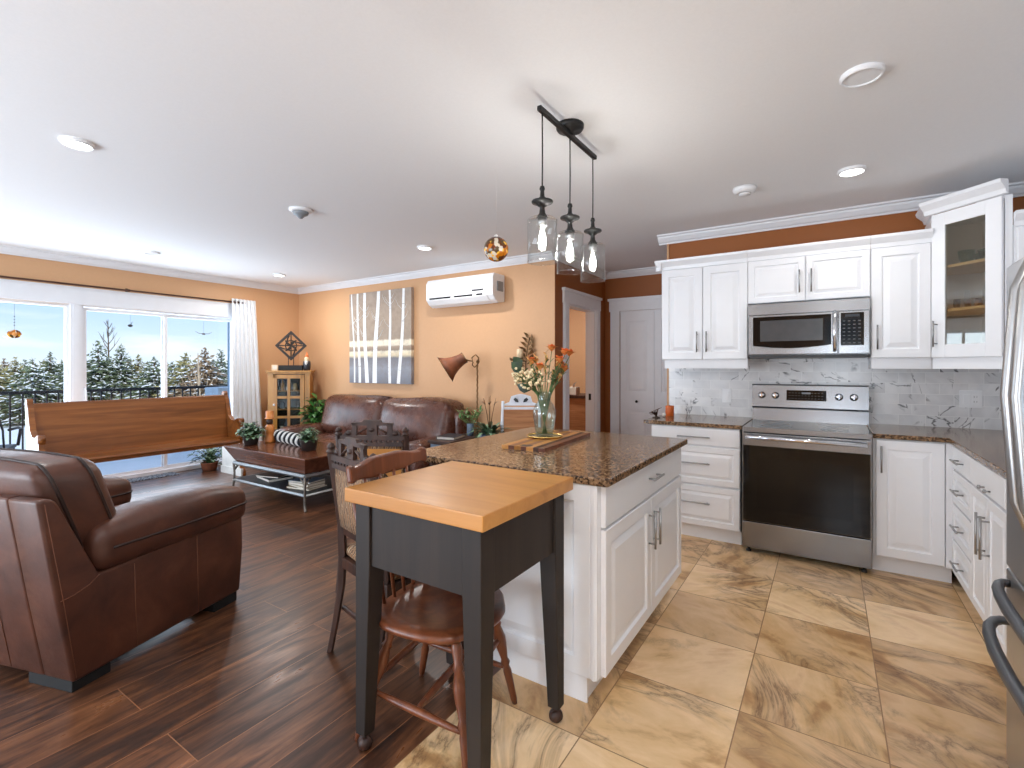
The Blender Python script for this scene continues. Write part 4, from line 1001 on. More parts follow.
# ---- turned wooden chair under the table
def windsor():
    t = thing('wooden_chair', 'chestnut brown turned leg chair tucked under the butcher block table', 'chair', (-1.215, 1.395, 0), R(9))
    # local +x is the front of the chair
    m = MB(); out = []
    for i in range(40):
        a = 2 * math.pi * i / 40; c, s = math.cos(a), math.sin(a)
        rx = .225 * (abs(c) ** .75) * (1 if c > 0 else -1); ry = .225 * (abs(s) ** .72) * (1 if s > 0 else -1)
        if c > .5: rx += .012 * math.cos(s * 6)
        out.append((rx, ry))
    vs = []; K = 4
    def dish(u, v): return -.022 * max(0, 1 - ((u / .19) ** 2 + (v / .19) ** 2)) + .012 * math.exp(-(v / .035) ** 2) * max(0, (u - .04) / .2)
    rings = []
    for f, z in ((.80, .410), (.985, .424), (1.0, .436), (.96, .449), (.72, None), (.42, None), (.15, None)):
        r = []
        for (u, v) in out: r.append(len(vs)); vs.append((u * f, v * f, z if z else .449 + dish(u * f, v * f)))
        rings.append(r)
    fs = [tuple(reversed(rings[0]))]
    for a, b in zip(rings, rings[1:]):
        for i in range(40): j = (i + 1) % 40; fs.append((a[i], a[j], b[j], b[i]))
    fs.append(tuple(rings[-1])); m.add(vs, fs, 0, True); m.obj('seat', MAT['windsor'], t)
    legp = [(.010, 0), (.013, .02), (.0165, .14), (.012, .16), (.019, .175), (.013, .19), (.022, .25), (.024, .28), (.015, .325), (.020, .335), (.014, .35), (.019, .39), (.013, .425)]
    tops = {(1, -1): (.135, -.135), (1, 1): (.135, .135), (-1, -1): (-.125, -.125), (-1, 1): (-.125, .125)}
    bots = {(1, -1): (.235, -.225), (1, 1): (.205, .205), (-1, -1): (-.235, -.20), (-1, 1): (-.235, .20)}
    def axisM(p0, p1):
        d = (Vector(p1) - Vector(p0)).normalized(); q = Vector((0, 0, 1)).rotation_difference(d); return Matrix.Translation(p0) @ q.to_matrix().to_4x4()
    pts = {}
    for k in tops:
        p0 = Vector((*bots[k], .0)); p1 = Vector((*tops[k], .418)); pts[k] = (p0, p1)
        m = MB(); s = (p1 - p0).length / .425; m.lathe([(r, z * s) for r, z in legp], 14, 0, axisM(p0, p1)); m.obj('leg', MAT['windsor'], t)
    def on(k, z): p0, p1 = pts[k]; return p0 + (p1 - p0) * (z / .418)
    def stretcher(a, b):
        m = MB(); a = Vector(a); b = Vector(b); n = 9; m.tube([a + (b - a) * (i / n) for i in range(n + 1)], [.008 + .006 * math.sin(math.pi * i / n) for i in range(n + 1)], 10); m.obj('stretcher', MAT['windsor'], t)
    stretcher(on((-1, -1), .17), on((1, -1), .15)); stretcher(on((-1, 1), .17), on((1, 1), .15)); stretcher(on((1, -1), .27), on((1, 1), .27)); stretcher(on((-1, -1), .22), on((-1, 1), .22))
    mid = lambda y: Vector((0, y, .16)); stretcher((on((-1, -1), .17) + on((1, -1), .15)) / 2, (on((-1, 1), .17) + on((1, 1), .15)) / 2)
    # back posts, spindles and the shaped crest rail
    for sy in (-1, 1):
        m = MB(); p0 = Vector((-.18, sy * .165, .44)); p1 = Vector((-.245, sy * .215, .93)); m.lathe([(.012, 0), (.016, .06), (.019, .12), (.012, .15), (.017, .165), (.012, .18), (.015, .3), (.011, .45)], 12, 0, axisM(p0, p1)); m.obj('back_post', MAT['windsor'], t)
    for k in range(4):
        y = -.10 + .0667 * k; m = MB(); m.tube([(-.20, y * .9, .44), (-.225, y * 1.1, .66), (-.262, y * 1.3, .92)], [.007, .010, .006], 8); m.obj('spindle', MAT['windsor'], t)
    m = MB(); n = 24; vs = []; fs = []
    for i in range(n + 1):
        u = -1 + 2 * i / n; y = u * .238 + .012; bow = -.03 * (1 - u * u); x = -.246 + bow
        h = .040 + .044 * (1 - abs(u)) ** .7 + (.014 if abs(u) > .9 else 0) - .006 * math.cos(u * 9); zc = .938 + .010 * (1 - u * u) + (.012 * abs(u) ** 3)
        for dx, dz in ((-.014, -h / 2), (.012, -h / 2), (.004, h / 2), (-.022, h / 2)): vs.append((x + dx, y, zc + dz))
    for i in range(n):
        for j in range(4): q = (j + 1) % 4; fs.append((i * 4 + j, i * 4 + q, i * 4 + 4 + q, i * 4 + 4 + j))
    fs += [(0, 1, 2, 3), (n * 4, n * 4 + 1, n * 4 + 2, n * 4 + 3)]; m.add(vs, fs, 0, False); m.obj('crest_rail', MAT['windsor'], t, bevel=.008)
windsor()

# ---- two carved dining chairs with brocade upholstery
def carved_chair(label, loc, rz, cloth=False):
    t = thing('carved_dining_chair', label, 'chair', loc, rz, None)
    W = .40        # local +y is the front; the back stands at y = 0
    for s in (-1, 1):
        x = s * (W / 2 - .0)
        m = MB(); m.tube([(x * 1.02, -.055, 0), (x * 1.0, -.03, .13), (x, .0, .30), (x, .006, .44)], [.017, .018, .021, .023], 4, flat=.9, smooth=False); m.obj('leg', MAT['carved'], t, bevel=.003)
        m = MB(); m.tube([(x, .006, .44), (x, .0, .60), (x, -.03, .80), (x, -.05, .935)], [.023, .022, .021, .021], 4, smooth=False)
        m.lathe([(.02, 0), (.024, .008), (.014, .018), (.02, .03), (.012, .044), (.002, .05)], 12, 0, T(x, -.05, .932)); m.obj('back_post', MAT['carved'], t, bevel=.002)
        m = MB(); x2 = s * (W / 2 + .01); m.lathe([(.014, 0), (.02, .03), (.014, .06), (.022, .16), (.017, .26), (.024, .29), (.018, .31), (.025, .34), (.025, .42)], 12, 0, T(x2, .40, 0)); m.obj('leg', MAT['carved'], t)
    m = MB(); m.box(-W / 2 - .03, -.005, .385, W / 2 + .03, .43, .435, bev=.006); m.obj('seat_rail', MAT['carved'], t)
    blob('seat_cushion', MAT['brocade'], t, -W / 2 - .015, .02, .432, W / 2 + .015, .42, .49, .022, puff=.02)
    # upholstered back with frame
    tilt = lambda z: -.002 - .115 * max(0, (z - .55)) * .9
    m = MB(); m.box(-W / 2 + .015, -.004, .545, W / 2 - .015, .026, .59, M=T(0, 0, 0)); m.obj('lower_rail', MAT['carved'], t, bevel=.004)
    m = MB(); n = 6; vs = []; fs = []
    for i in range(n + 1):
        z = .585 + (.868 - .585) * i / n; y = tilt(z); b = .012 * math.sin(math.pi * i / n)
        for xx, yy in ((-W / 2 + .02, y - .008 - b * .4), (0, y - .014 - b), (W / 2 - .02, y - .008 - b * .4), (W / 2 - .02, y + .016), (0, y + .024 + b), (-W / 2 + .02, y + .016)): vs.append((xx, yy, z))
    for i in range(n):
        for j in range(6): q = (j + 1) % 6; fs.append((i * 6 + j, i * 6 + q, i * 6 + 6 + q, i * 6 + 6 + j))
    fs += [tuple(range(6)), tuple(range(n * 6, n * 6 + 6))]; m.add(vs, fs, 0, True); bp = m.obj('back_panel', MAT['brocade'], t)
    if cloth:
        m = MB(); z0, z1 = .60, .855; m.add([(W / 2 - .025, tilt(z0) - .030, z0), (W / 2 - .025, tilt(z1) - .030, z1), (-.06, tilt(z1) - .036, z1), (W / 2 - .025, tilt(z0) - .026, z0), (W / 2 - .025, tilt(z1) - .026, z1), (-.06, tilt(z1) - .030, z1)], [(0, 1, 2), (3, 5, 4), (0, 3, 4, 1), (1, 4, 5, 2), (2, 5, 3, 0)])
        o = m.obj('cloth_fold', MAT['tan_cloth'], bp); o['label'] = 'plain tan triangle on the back'
        m = MB(); m.tube([(W / 2 - .025, tilt(z0) - .031, z0), (-.06, tilt(z1) - .037, z1)], .005, 6); m.obj('cord', MAT['carved'], bp)
    # carved crest: stepped silhouette with pierced openings and beaded rail
    m = MB(); z0 = .868; y = tilt(.90)
    def bar(xa, xb, za, zb, th=.022): m.box(xa, y - th / 2 - .006, za, xb, y + th / 2 - .006, zb)
    bar(-W / 2 + .015, W / 2 - .015, z0, z0 + .03); bar(-W / 2 + .01, W / 2 - .01, z0 + .048, z0 + .085, .028)
    for k in range(12): bar(-.17 + .03 * k, -.155 + .03 * k, z0 + .028, z0 + .05, .016)
    sil = [(-.165, .08), (-.17, .10), (-.15, .125), (-.125, .118), (-.12, .13), (-.118, .165), (-.125, .185), (-.06, .19), (-.05, .205), (.05, .205), (.06, .19), (.125, .185), (.118, .165), (.12, .13), (.125, .118), (.15, .125), (.17, .10), (.165, .08)]
    def strip(lo, hi): m.prism([(x, z0 + z) for x, z in lo + hi], 'y', y - .014, y + .004)
    # solid carving left round two pierced openings
    strip([(-.17, .08), (-.092, .08), (-.092, .185)], [(-.125, .185), (-.118, .165), (-.12, .13), (-.125, .118), (-.15, .125), (-.17, .10)])
    strip([(.092, .08), (.17, .08), (.17, .10)], [(.15, .125), (.125, .118), (.12, .13), (.118, .165), (.125, .185), (.092, .185)])
    bar(-.03, .03, z0 + .085, z0 + .17, .02); strip([(-.125, .165), (.125, .165)], [(.125, .185), (.06, .19), (.05, .208), (-.05, .208), (-.06, .19), (-.125, .185)])
    for s in (-1, 1):
        m.tube([(s * .09, y - .006, z0 + .10), (s * .06, y - .006, z0 + .125), (s * .034, y - .006, z0 + .14)], .008, 6)
        m.lathe([(.017, -.012), (.017, .012)], 12, 0, T(s * .14, y - .006, z0 + .10, R(90)))
    m.lathe([(.016, -.016), (.016, .016)], 12, 0, T(0, y - .006, z0 + .13, R(90)))
    m.v = [(a, b, z0 + (c - z0) * .74) for a, b, c in m.v]
    m.obj('carved_crest', MAT['carved'], t)
    m = MB(); m.tube([(-W / 2, .01, .19), (W / 2, .01, .19)], .011, 8); m.obj('stretcher', MAT['carved'], t)
    return t
carved_chair('dark carved chair with pale patterned back standing behind the butcher block table', (-1.745, 1.455, 0), R(-13))
carved_chair('dark carved chair with a tan cloth triangle on its back beyond the first carved chair', (-2.28, 2.00, 0), R(30), True)

# ---- leather armchair, seen from behind and its right side
def armchair():
    t = thing('leather_armchair', 'large brown leather armchair seen from behind at the left of the room', 'armchair', (-2.578, .69, 0), R(17.5))
    # local origin: back right bottom corner; +y forward, chair extends towards -x
    W = 1.08; L = MAT['leather']
    def side(name, x0, x1):
        """side panel: back edge leans, wing rises to the back corner"""
        pr = [(.0, .045), (.845, .055), (.868, .30), (.862, .50), (.10, .455), (-.055, .80), (-.075, .82), (-.125, .82), (-.06, .40)]
        bm = bmesh.new(); vs = [[bm.verts.new((x, y, z)) for y, z in pr] for x in (x0, x1)]
        bm.faces.new(vs[0]); bm.faces.new(list(reversed(vs[1])))
        for i in range(len(pr)): j = (i + 1) % len(pr); bm.faces.new((vs[0][j], vs[0][i], vs[1][i], vs[1][j]))
        bmesh.ops.recalc_face_normals(bm, faces=bm.faces[:]); bmesh.ops.bevel(bm, geom=bm.edges[:], offset=.018, segments=3, profile=.5, affect='EDGES', clamp_overlap=True)
        m = MB(); m.bm(bm, 0, True); return m.obj(name, L, t)
    s1 = side('side_panel', -.17, 0); s2 = side('side_panel', -W, -W + .17)
    def stitch(parent, pts, r=.0016):
        m = MB(); m.tube(pts, r, 5); m.obj('stitch_line', MAT['stitch'], parent)
    stitch(s1, [(.001, .26, .06), (.0015, .25, .25), (.001, .245, .44)]); stitch(s1, [(.001, .575, .06), (.0015, .57, .25), (.001, .565, .46)])
    stitch(s1, [(.0005, -.045, .40), (.001, .0, .405), (.0015, .06, .425), (.001, .098, .452)]); stitch(s1, [(.0, .012, .06), (.0005, -.035, .40), (-.001, -.098, .80)])
    # back panel
    m = MB(); bm = bmesh.new()
    pr = [(.0, .045), (-.06, .40), (-.125, .82), (.03, .82), (.12, .40), (.12, .045)]
    vs = [[bm.verts.new((x, y, z)) for y, z in pr] for x in (-W + .168, -.168)]
    bm.faces.new(vs[0]); bm.faces.new(list(reversed(vs[1])))
    for i in range(6): j = (i + 1) % 6; bm.faces.new((vs[0][j], vs[0][i], vs[1][i], vs[1][j]))
    bmesh.ops.recalc_face_normals(bm, faces=bm.faces[:]); bmesh.ops.bevel(bm, geom=bm.edges[:], offset=.014, segments=3, profile=.5, affect='EDGES', clamp_overlap=True); m.bm(bm, 0, True)
    bk = m.obj('back_panel', L, t)
    stitch(bk, [(-.36, -.003, .06), (-.35, -.064, .40), (-.34, -.127, .80)]); stitch(bk, [(-.72, -.003, .06), (-.73, -.064, .40), (-.74, -.127, .80)])
    # padded arms
    def arm(x0, x1):
        def tp(x, y, z):
            u = (y - .10) / .8; k = math.sin(max(0, min(1, u)) * math.pi)
            if z > .56: z += .018 * k - .05 * max(0, u - .72) - .012 * math.sin(u * 14) * .4
            return (x, y, z)
        a = blob('arm_pad', L, t, x0, .085, .452, x1, .895, .655, .055, taper=tp, puff=.016)
        b, ya, yb = .055, .085, .895; raw = []; qz = (.56 - .5535) / .1015
        for k in range(13): raw.append((x1, ya + b + (yb - ya - 2 * b) * k / 12))
        for k in range(1, 6): an = math.pi / 2 * k / 6; raw.append((x1 - b + b * math.cos(an), yb - b + b * math.sin(an)))
        for k in range(5): raw.append((x1 - b + (x0 - x1 + 2 * b) * k / 4, yb))
        for k in range(1, 6): an = math.pi / 2 * (1 + k / 6); raw.append((x0 + b + b * math.cos(an), yb - b + b * math.sin(an)))
        for k in range(13): raw.append((x0, yb - b - (yb - ya - 2 * b) * k / 12))
        pts = []
        for x, y in raw:
            qx, qy = (x - (x0 + x1) / 2) / ((x1 - x0) / 2), (y - .49) / .405
            if abs(qx) > .9: x += .016 * math.copysign(1, qx) * max(0, 1 - qy * qy)
            if abs(qy) > .9: y += .016 * max(0, 1 - qx * qx)
            pts.append((x, y, .552))
        m = MB(); m.tube(pts, .0065, 6); m.obj('piping', MAT['seam'], a)
        return a
    arm(-.215, .018); arm(-W - .018, -W + .215)
    # seat, head cushion
    blob('seat_cushion', L, t, -W + .2, .12, .30, -.2, .93, .50, .06, puff=.02)
    def lean(x, y, z):
        u = (z - .50) / .46; y2 = y - .145 * u
        e = max(0, abs((x + W / 2) / (W / 2 - .06)) - .8) / .2
        return (x, y2, z - .03 * e * e * max(0, u))
    c = blob('back_cushion', L, t, -W + .06, .03, .52, -.06, .29, .945, .055, taper=lean, puff=.02)
    zc = lambda z, y: (y - .145 * (z - .50) / .46)
    bx0, bx1, bz0, bz1, r = -W + .06, -.06, .52, .945, .055
    mx, mz, hx, hz = (bx0 + bx1) / 2, (bz0 + bz1) / 2, (bx1 - bx0) / 2, (bz1 - bz0) / 2
    for y in (.088, .232):
        raw = []
        for cx_, cz_, a0 in ((bx1 - r, bz0 + r, -90), (bx1 - r, bz1 - r, 0), (bx0 + r, bz1 - r, 90), (bx0 + r, bz0 + r, 180)):
            for k in range(6): a = R(a0 + 18 * k); raw.append((cx_ + r * math.cos(a), cz_ + r * math.sin(a)))
            n0 = raw[-1]; nx = {-90: (bx1, bz1 - r), 0: (bx0 + r, bz1), 90: (bx0, bz0 + r), 180: (bx1 - r, bz0)}[a0]
            for k in range(1, 6): raw.append((n0[0] + (nx[0] - n0[0]) * k / 6, n0[1] + (nx[1] - n0[1]) * k / 6))
        raw.append(raw[0]); pts = []; qy = (y - .16) / .13
        for x, z in raw:
            qx, qz = (x - mx) / hx, (z - mz) / hz
            if abs(qx) > .9: x += .02 * math.copysign(1, qx) * (1 - qy * qy) * (1 - qz * qz)
            if abs(qz) > .9: z += .02 * math.copysign(1, qz) * (1 - qy * qy) * (1 - qx * qx)
            pts.append(lean(x, y, z))
        m = MB(); m.tube(pts, .0075, 6); m.obj('piping', MAT['seam'], c)
    for x, y in ((-.14, .07), (-W + .14, .07), (-.14, .75), (-W + .14, .75)):
        m = MB(); m.box(x - .13, y - .065, 0, x + .125, y + .085, .055, bev=.004); m.obj('foot', MAT['dark'], t)
armchair()

# ---- church pew along the patio window
def pew():
    t = thing('church_pew', 'long golden oak church pew with scrolled ends in front of the patio window', 'pew', (-6.42, 1.38, 0))
    # local x towards the room, y along the bench
    Lg = 1.86
    def end(y0, y1, outer):
        prof = [(-.06, 0), (-.06, .06), (.0, .10), (-.02, .45), (-.065, .9), (-.085, .98), (-.07, 1.02), (-.04, 1.03), (-.015, 1.01), (-.012, .975), (.015, .93), (.04, .84), (.085, .73), (.15, .675), (.235, .672), (.29, .70), (.335, .705), (.365, .685), (.37, .65), (.35, .615), (.36, .55), (.355, .48), (.34, .40), (.36, .30), (.385, .10), (.42, .06), (.42, 0)]
        n = len(prof); m = MB(); vs = [(x, y, z) for y in (y0, y1) for x, z in prof]
        m.add(vs, [tuple(range(n - 1, -1, -1))], 1 if outer < 0 else 0); m.add(vs, [tuple(range(n, 2 * n))], 1 if outer > 0 else 0)
        m.add(vs, [(i, (i + 1) % n, n + (i + 1) % n, n + i) for i in range(n)], 0)
        return m
    e1 = end(0, .045, -1).obj('pew_end', [MAT['oak'], MAT['pew_cream']], t, bevel=.004); e1['label'] = 'pew end with a cream outer face'
    e2 = end(Lg - .045, Lg, 1).obj('pew_end', [MAT['oak'], MAT['pew_cream']], t, bevel=.004)
    m = MB(); m.lathe([(.04, 0), (.04, .05)], 18, 0, T(.335, -.004, .665, R(-90))); m.obj('scroll', MAT['oak'], e1)
    m = MB(); m.lathe([(.04, 0), (.04, .05)], 18, 0, T(.335, Lg - .046, .665, R(-90))); m.obj('scroll', MAT['oak'], e2)
    for y, e in ((Lg - .053, e2),):
        m = MB(); m.box(-.045, y, .09, .36, y + .010, .40); m.box(-.06, y - .012, 0, .42, y + .02, .09, bev=.004); o = m.obj('foot_panel', MAT['pew_cream'], e); o['label'] = 'pale lower face and foot of the pew end'
    m = MB(); m.prism([(.06, .455), (.085, .455), (.0, .975), (-.012, .985), (-.03, .975)], 'y', .045, Lg - .045); m.obj('backrest', MAT['oak'], t, bevel=.003)
    m = MB(); m.prism([(.04, .43), (.36, .415), (.372, .43), (.36, .448), (.04, .46)], 'y', .045, Lg - .045); m.obj('seat', MAT['oak'], t)
    m = MB(); m.box(.33, .045, .385, .35, Lg - .045, .43); m.obj('seat_rail', MAT['oak'], t)
pew()

# ---- coffee table: flared wooden tray top on a metal base with a lower shelf
def coffee_table():
    x0, x1, y0, y1 = -5.37, -3.95, 2.66, 3.40
    cx, cy = (x0 + x1) / 2, (y0 + y1) / 2; X, Y = (x1 - x0) / 2, (y1 - y0) / 2
    t = thing('coffee_table', 'wooden tray coffee table on a pale metal base with lower shelf', 'coffee table', (cx, cy, 0))
    m = MB(); z0, z1 = .345, .492; k = .10; vs = []
    for z, a, b in ((z0, X - k, Y - .07), (z1, X, Y), (z1 + .010, X, Y), (z1 + .010, X - .02, Y - .02)):
        vs += [(-a, -b, z), (a, -b, z), (a, b, z), (-a, b, z)]
    fs = [(3, 2, 1, 0), (12, 13, 14, 15)]
    for r_ in range(3):
        for i in range(4): j = (i + 1) % 4; fs.append((r_ * 4 + i, r_ * 4 + j, r_ * 4 + 4 + j, r_ * 4 + 4 + i))
    m.add(vs, fs); m.obj('tray_top', MAT['mahog'], t, bevel=.004)
    a, b = X - .09, Y - .06
    m = MB()
    for p, q in (((-a, -b), (a, -b)), ((a, -b), (a, b)), ((a, b), (-a, b)), ((-a, b), (-a, -b))):
        m.tube([(p[0], p[1], .322), (q[0], q[1], .322)], .018, 4, smooth=False)
    m.obj('top_frame', MAT['pewter'], t)
    m = MB()
    for p, q in (((-a, -b), (a, -b)), ((a, -b), (a, b)), ((a, b), (-a, b)), ((-a, b), (-a, -b))):
        m.tube([(p[0], p[1], .145), (q[0], q[1], .145)], .014, 4, smooth=False)
    sh = m.obj('shelf_frame', MAT['pewter'], t); m = MB(); m.box(-a, -b, .146, a, b, .156); m.obj('shelf', MAT['bookdark'], t)
    for sx in (-1, 1):
        for sy in (-1, 1):
            m = MB(); c = (sx * a, sy * b)
            if sx < 0: pts = [(c[0], c[1], .315), (c[0] + .015, c[1], .22), (c[0] + .01, c[1], .15), (c[0] - .01, c[1], .07), (c[0] - .08, c[1] + sy * .02, .012), (c[0] - .12, c[1] + sy * .03, .008)]
            else: pts = [(c[0], c[1], .315), (c[0], c[1], .22), (c[0], c[1], .15), (c[0], c[1], .07), (c[0] + .004, c[1], .012), (c[0] + .02, c[1], .004)]
            m.tube(pts, [.012, .011, .012, .012, .012, .016], 8); lg = m.obj('leg', MAT['iron'], t)
            m = MB(); m.tube([(c[0], c[1], .23), (c[0] - sx * .03, c[1], .27), (c[0] - sx * .07, c[1], .305)], .008, 6); m.tube([(c[0], c[1], .23), (c[0], c[1] - sy * .03, .27), (c[0], c[1] - sy * .06, .305)], .008, 6); m.obj('bracket', MAT['iron'], lg)
    return cx, cy
coffee_table(); ZT = .502
rnd = random.Random(3)
def pile(specs, x, y, z, cat='book'):
    for lab, w, d, h, mat, rz in specs:
        t = thing('magazine' if h < .02 else 'book', lab, 'magazine' if h < .02 else 'book', (x, y, z), rz, 'reading matter on the coffee table shelf')
        m = MB(); m.box(-w / 2, -d / 2, 0, w / 2, d / 2, h * .12); m.box(-w / 2, -d / 2, h * .88, w / 2, d / 2, h); m.box(-w / 2, -d / 2, h * .12, -w / 2 + .004, d / 2, h * .88); m.obj('cover', MAT[mat], t)
        m = MB(); m.box(-w / 2 + .004, -d / 2 + .004, h * .12, w / 2 - .004, d / 2 - .004, h * .88); m.obj('pages', MAT['paper'], t); z += h + .0005
pile([('tan magazine at the bottom of the right pile on the coffee table shelf', .30, .23, .016, 'booktan', R(8)), ('pale magazine in the middle of the right pile on the shelf', .29, .22, .014, 'paper', R(-6)), ('thick pale book second from the top of the right shelf pile', .28, .21, .03, 'booktan', R(4)), ('blue grey magazine topmost of the right pile on the shelf', .27, .21, .014, 'bookblue', R(12))], -4.30, 2.92, .1565)
pile([('dark book at the bottom of the left pile on the coffee table shelf', .34, .25, .03, 'bookdark', R(-10)), ('slim dark magazine topmost of the left pile on the shelf', .30, .22, .014, 'bookdark', R(14))], -4.92, 2.96, .1565)

def plant(name, label, loc, potr, poth, pot, leaf, n, L, w, spread, seed, up=.5, group=None, h0=None, mixleaf=None):
    rnd = random.Random(seed); t = thing(name, label, 'plant', loc, 0, group)
    m = MB(); m.lathe([(potr * .72, 0), (potr * .8, .003), (potr, poth * .9), (potr * 1.05, poth), (potr * .9, poth), (potr * .85, poth * .86)], 20, cap=False); m.lathe([(potr * .72, 0), (potr * .7, .002)], 20); m.obj('pot', MAT[pot], t)
    m = MB(); m.lathe([(potr * .88, poth * .82), (potr * .6, poth * .88), (.001, poth * .9)], 16); m.obj('soil', MAT['soil'], t)
    f = MB(); s = MB()
    for k in range(n):
        a = rnd.uniform(0, 6.283); el = rnd.uniform(.05, 1.0); r = spread * rnd.uniform(.1, 1.0); z = poth * .85 + up * rnd.uniform(.1, 1) * (1.15 - .6 * r / spread)
        b = Vector((math.cos(a) * r, math.sin(a) * r, z)); d = Vector((math.cos(a), math.sin(a), rnd.uniform(-.25, .9)))
        f.leaf(b, d, L * rnd.uniform(.6, 1.15), w * rnd.uniform(.7, 1.2), 1 if (mixleaf and rnd.random() < .35) else 0)
        if k % 3 == 0: s.tube([(b.x * .15, b.y * .15, poth * .85), (b.x * .6, b.y * .6, poth * .85 + (z - poth * .85) * .7), tuple(b)], [.004, .003, .002], 5)
    f.obj('leaves', [MAT[leaf], MAT[mixleaf or leaf]], t, recalc=False); s.obj('stems', MAT['stem'], t)
    return t
plant('potted_succulent', 'round leafy succulent in a dark pot at the left end of the coffee table', (-5.20, 2.86, ZT), .08, .085, 'potdark', 'succulent', 210, .065, .05, .10, 11, .15, mixleaf='leafdark')
plant('potted_succulent', 'succulent in a round dark pot at the near end of the coffee table', (-4.36, 2.98, ZT), .085, .11, 'potdark', 'succulent', 120, .06, .042, .08, 12, .12, mixleaf='leafdark')
plant('potted_plant', 'small bushy plant in a terracotta pot on the floor by the patio door', (-6.75, 3.17, 0), .10, .10, 'terracotta', 'leafdark', 170, .09, .04, .17, 13, .27, mixleaf='succulent')
plant('potted_plant', 'leafy green plant between the oak curio cabinet and the sofa', (-6.02, 4.27, 0), .10, .46, 'potdark', 'leafgreen', 260, .17, .075, .17, 14, .50, mixleaf='leafdark')

# wooden figure, row of knitted rings
t = thing('carved_wooden_figure', 'turned maple wooden figure with a tall hat on the coffee table', 'figurine', (-5.20, 3.07, ZT))
m = MB(); m.lathe([(.052, 0), (.056, .01), (.05, .05), (.038, .085), (.042, .10), (.048, .14), (.043, .18), (.02, .20)], 18); m.obj('body', MAT['maple'], t)
m = MB(); m.lathe([(.014, .195), (.03, .20), (.034, .23), (.026, .255), (.014, .26)], 16); m.obj('head', MAT['carved'], t)
m = MB(); m.lathe([(.05, .258), (.05, .268), (.04, .272), (.042, .34), (.04, .345), (.002, .346)], 18); m.obj('hat', MAT['maple'], t)
t = thing('knitted_ring_row', 'row of black and white striped knitted rings lying on the coffee table', 'ornament', (-4.93, 3.12, ZT), R(-8))
for k in range(13):
    m = MB(); x = -.30 + .054 * k; r = .050
    m.tube([(x + .008 * math.sin(3 * a), r * math.cos(a), r + .012 + r * math.sin(a)) for a in [i * math.pi / 9 for i in range(19)]], .0165, 8)
    m.obj('ring', MAT['yarn_white' if k % 2 else 'yarn_black'], t)

# ---- leather sofa against the back wall
def sofa():
    x0, x1, y0, y1 = -5.93, -3.42, 3.56, 4.50
    t = thing('leather_sofa', 'dark brown leather sofa with two back cushions along the orange wall', 'sofa', (x0, y0, 0)); W = x1 - x0; D = y1 - y0; L = MAT['leather_dark']
    blob('base', L, t, .05, .04, .07, W - .05, D - .02, .30, .03)
    blob('back_frame', L, t, .04, D - .24, .25, W - .04, D, .84, .06)
    for a, b in ((0, .25), (W - .25, W)): blob('armrest', L, t, a, .02, .08, b, D - .06, .565, .07, puff=.02)
    half = (W - .5) / 2
    for k in range(2):
        xa = .25 + half * k
        blob('seat_cushion', L, t, xa + .004, -.01, .29, xa + half - .004, D - .22, .455, .05, puff=.025)
        blob('back_cushion', L, t, xa + .006 - (.11 if k == 0 else 0), D - .40, .44, xa + half - .006 + (.11 if k else 0), D - .05, .935, .09, puff=.035, taper=lambda x, y, z: (x, y + .12 * (z - .44) / .5 - .03, z + .012 * math.sin(x * 7)))
    for x, y in ((.1, .1), (W - .1, .1), (.1, D - .1), (W - .1, D - .1)):
        m = MB(); m.box(x - .05, y - .05, 0, x + .05, y + .05, .08); m.obj('foot', MAT['espresso'], t)
sofa()

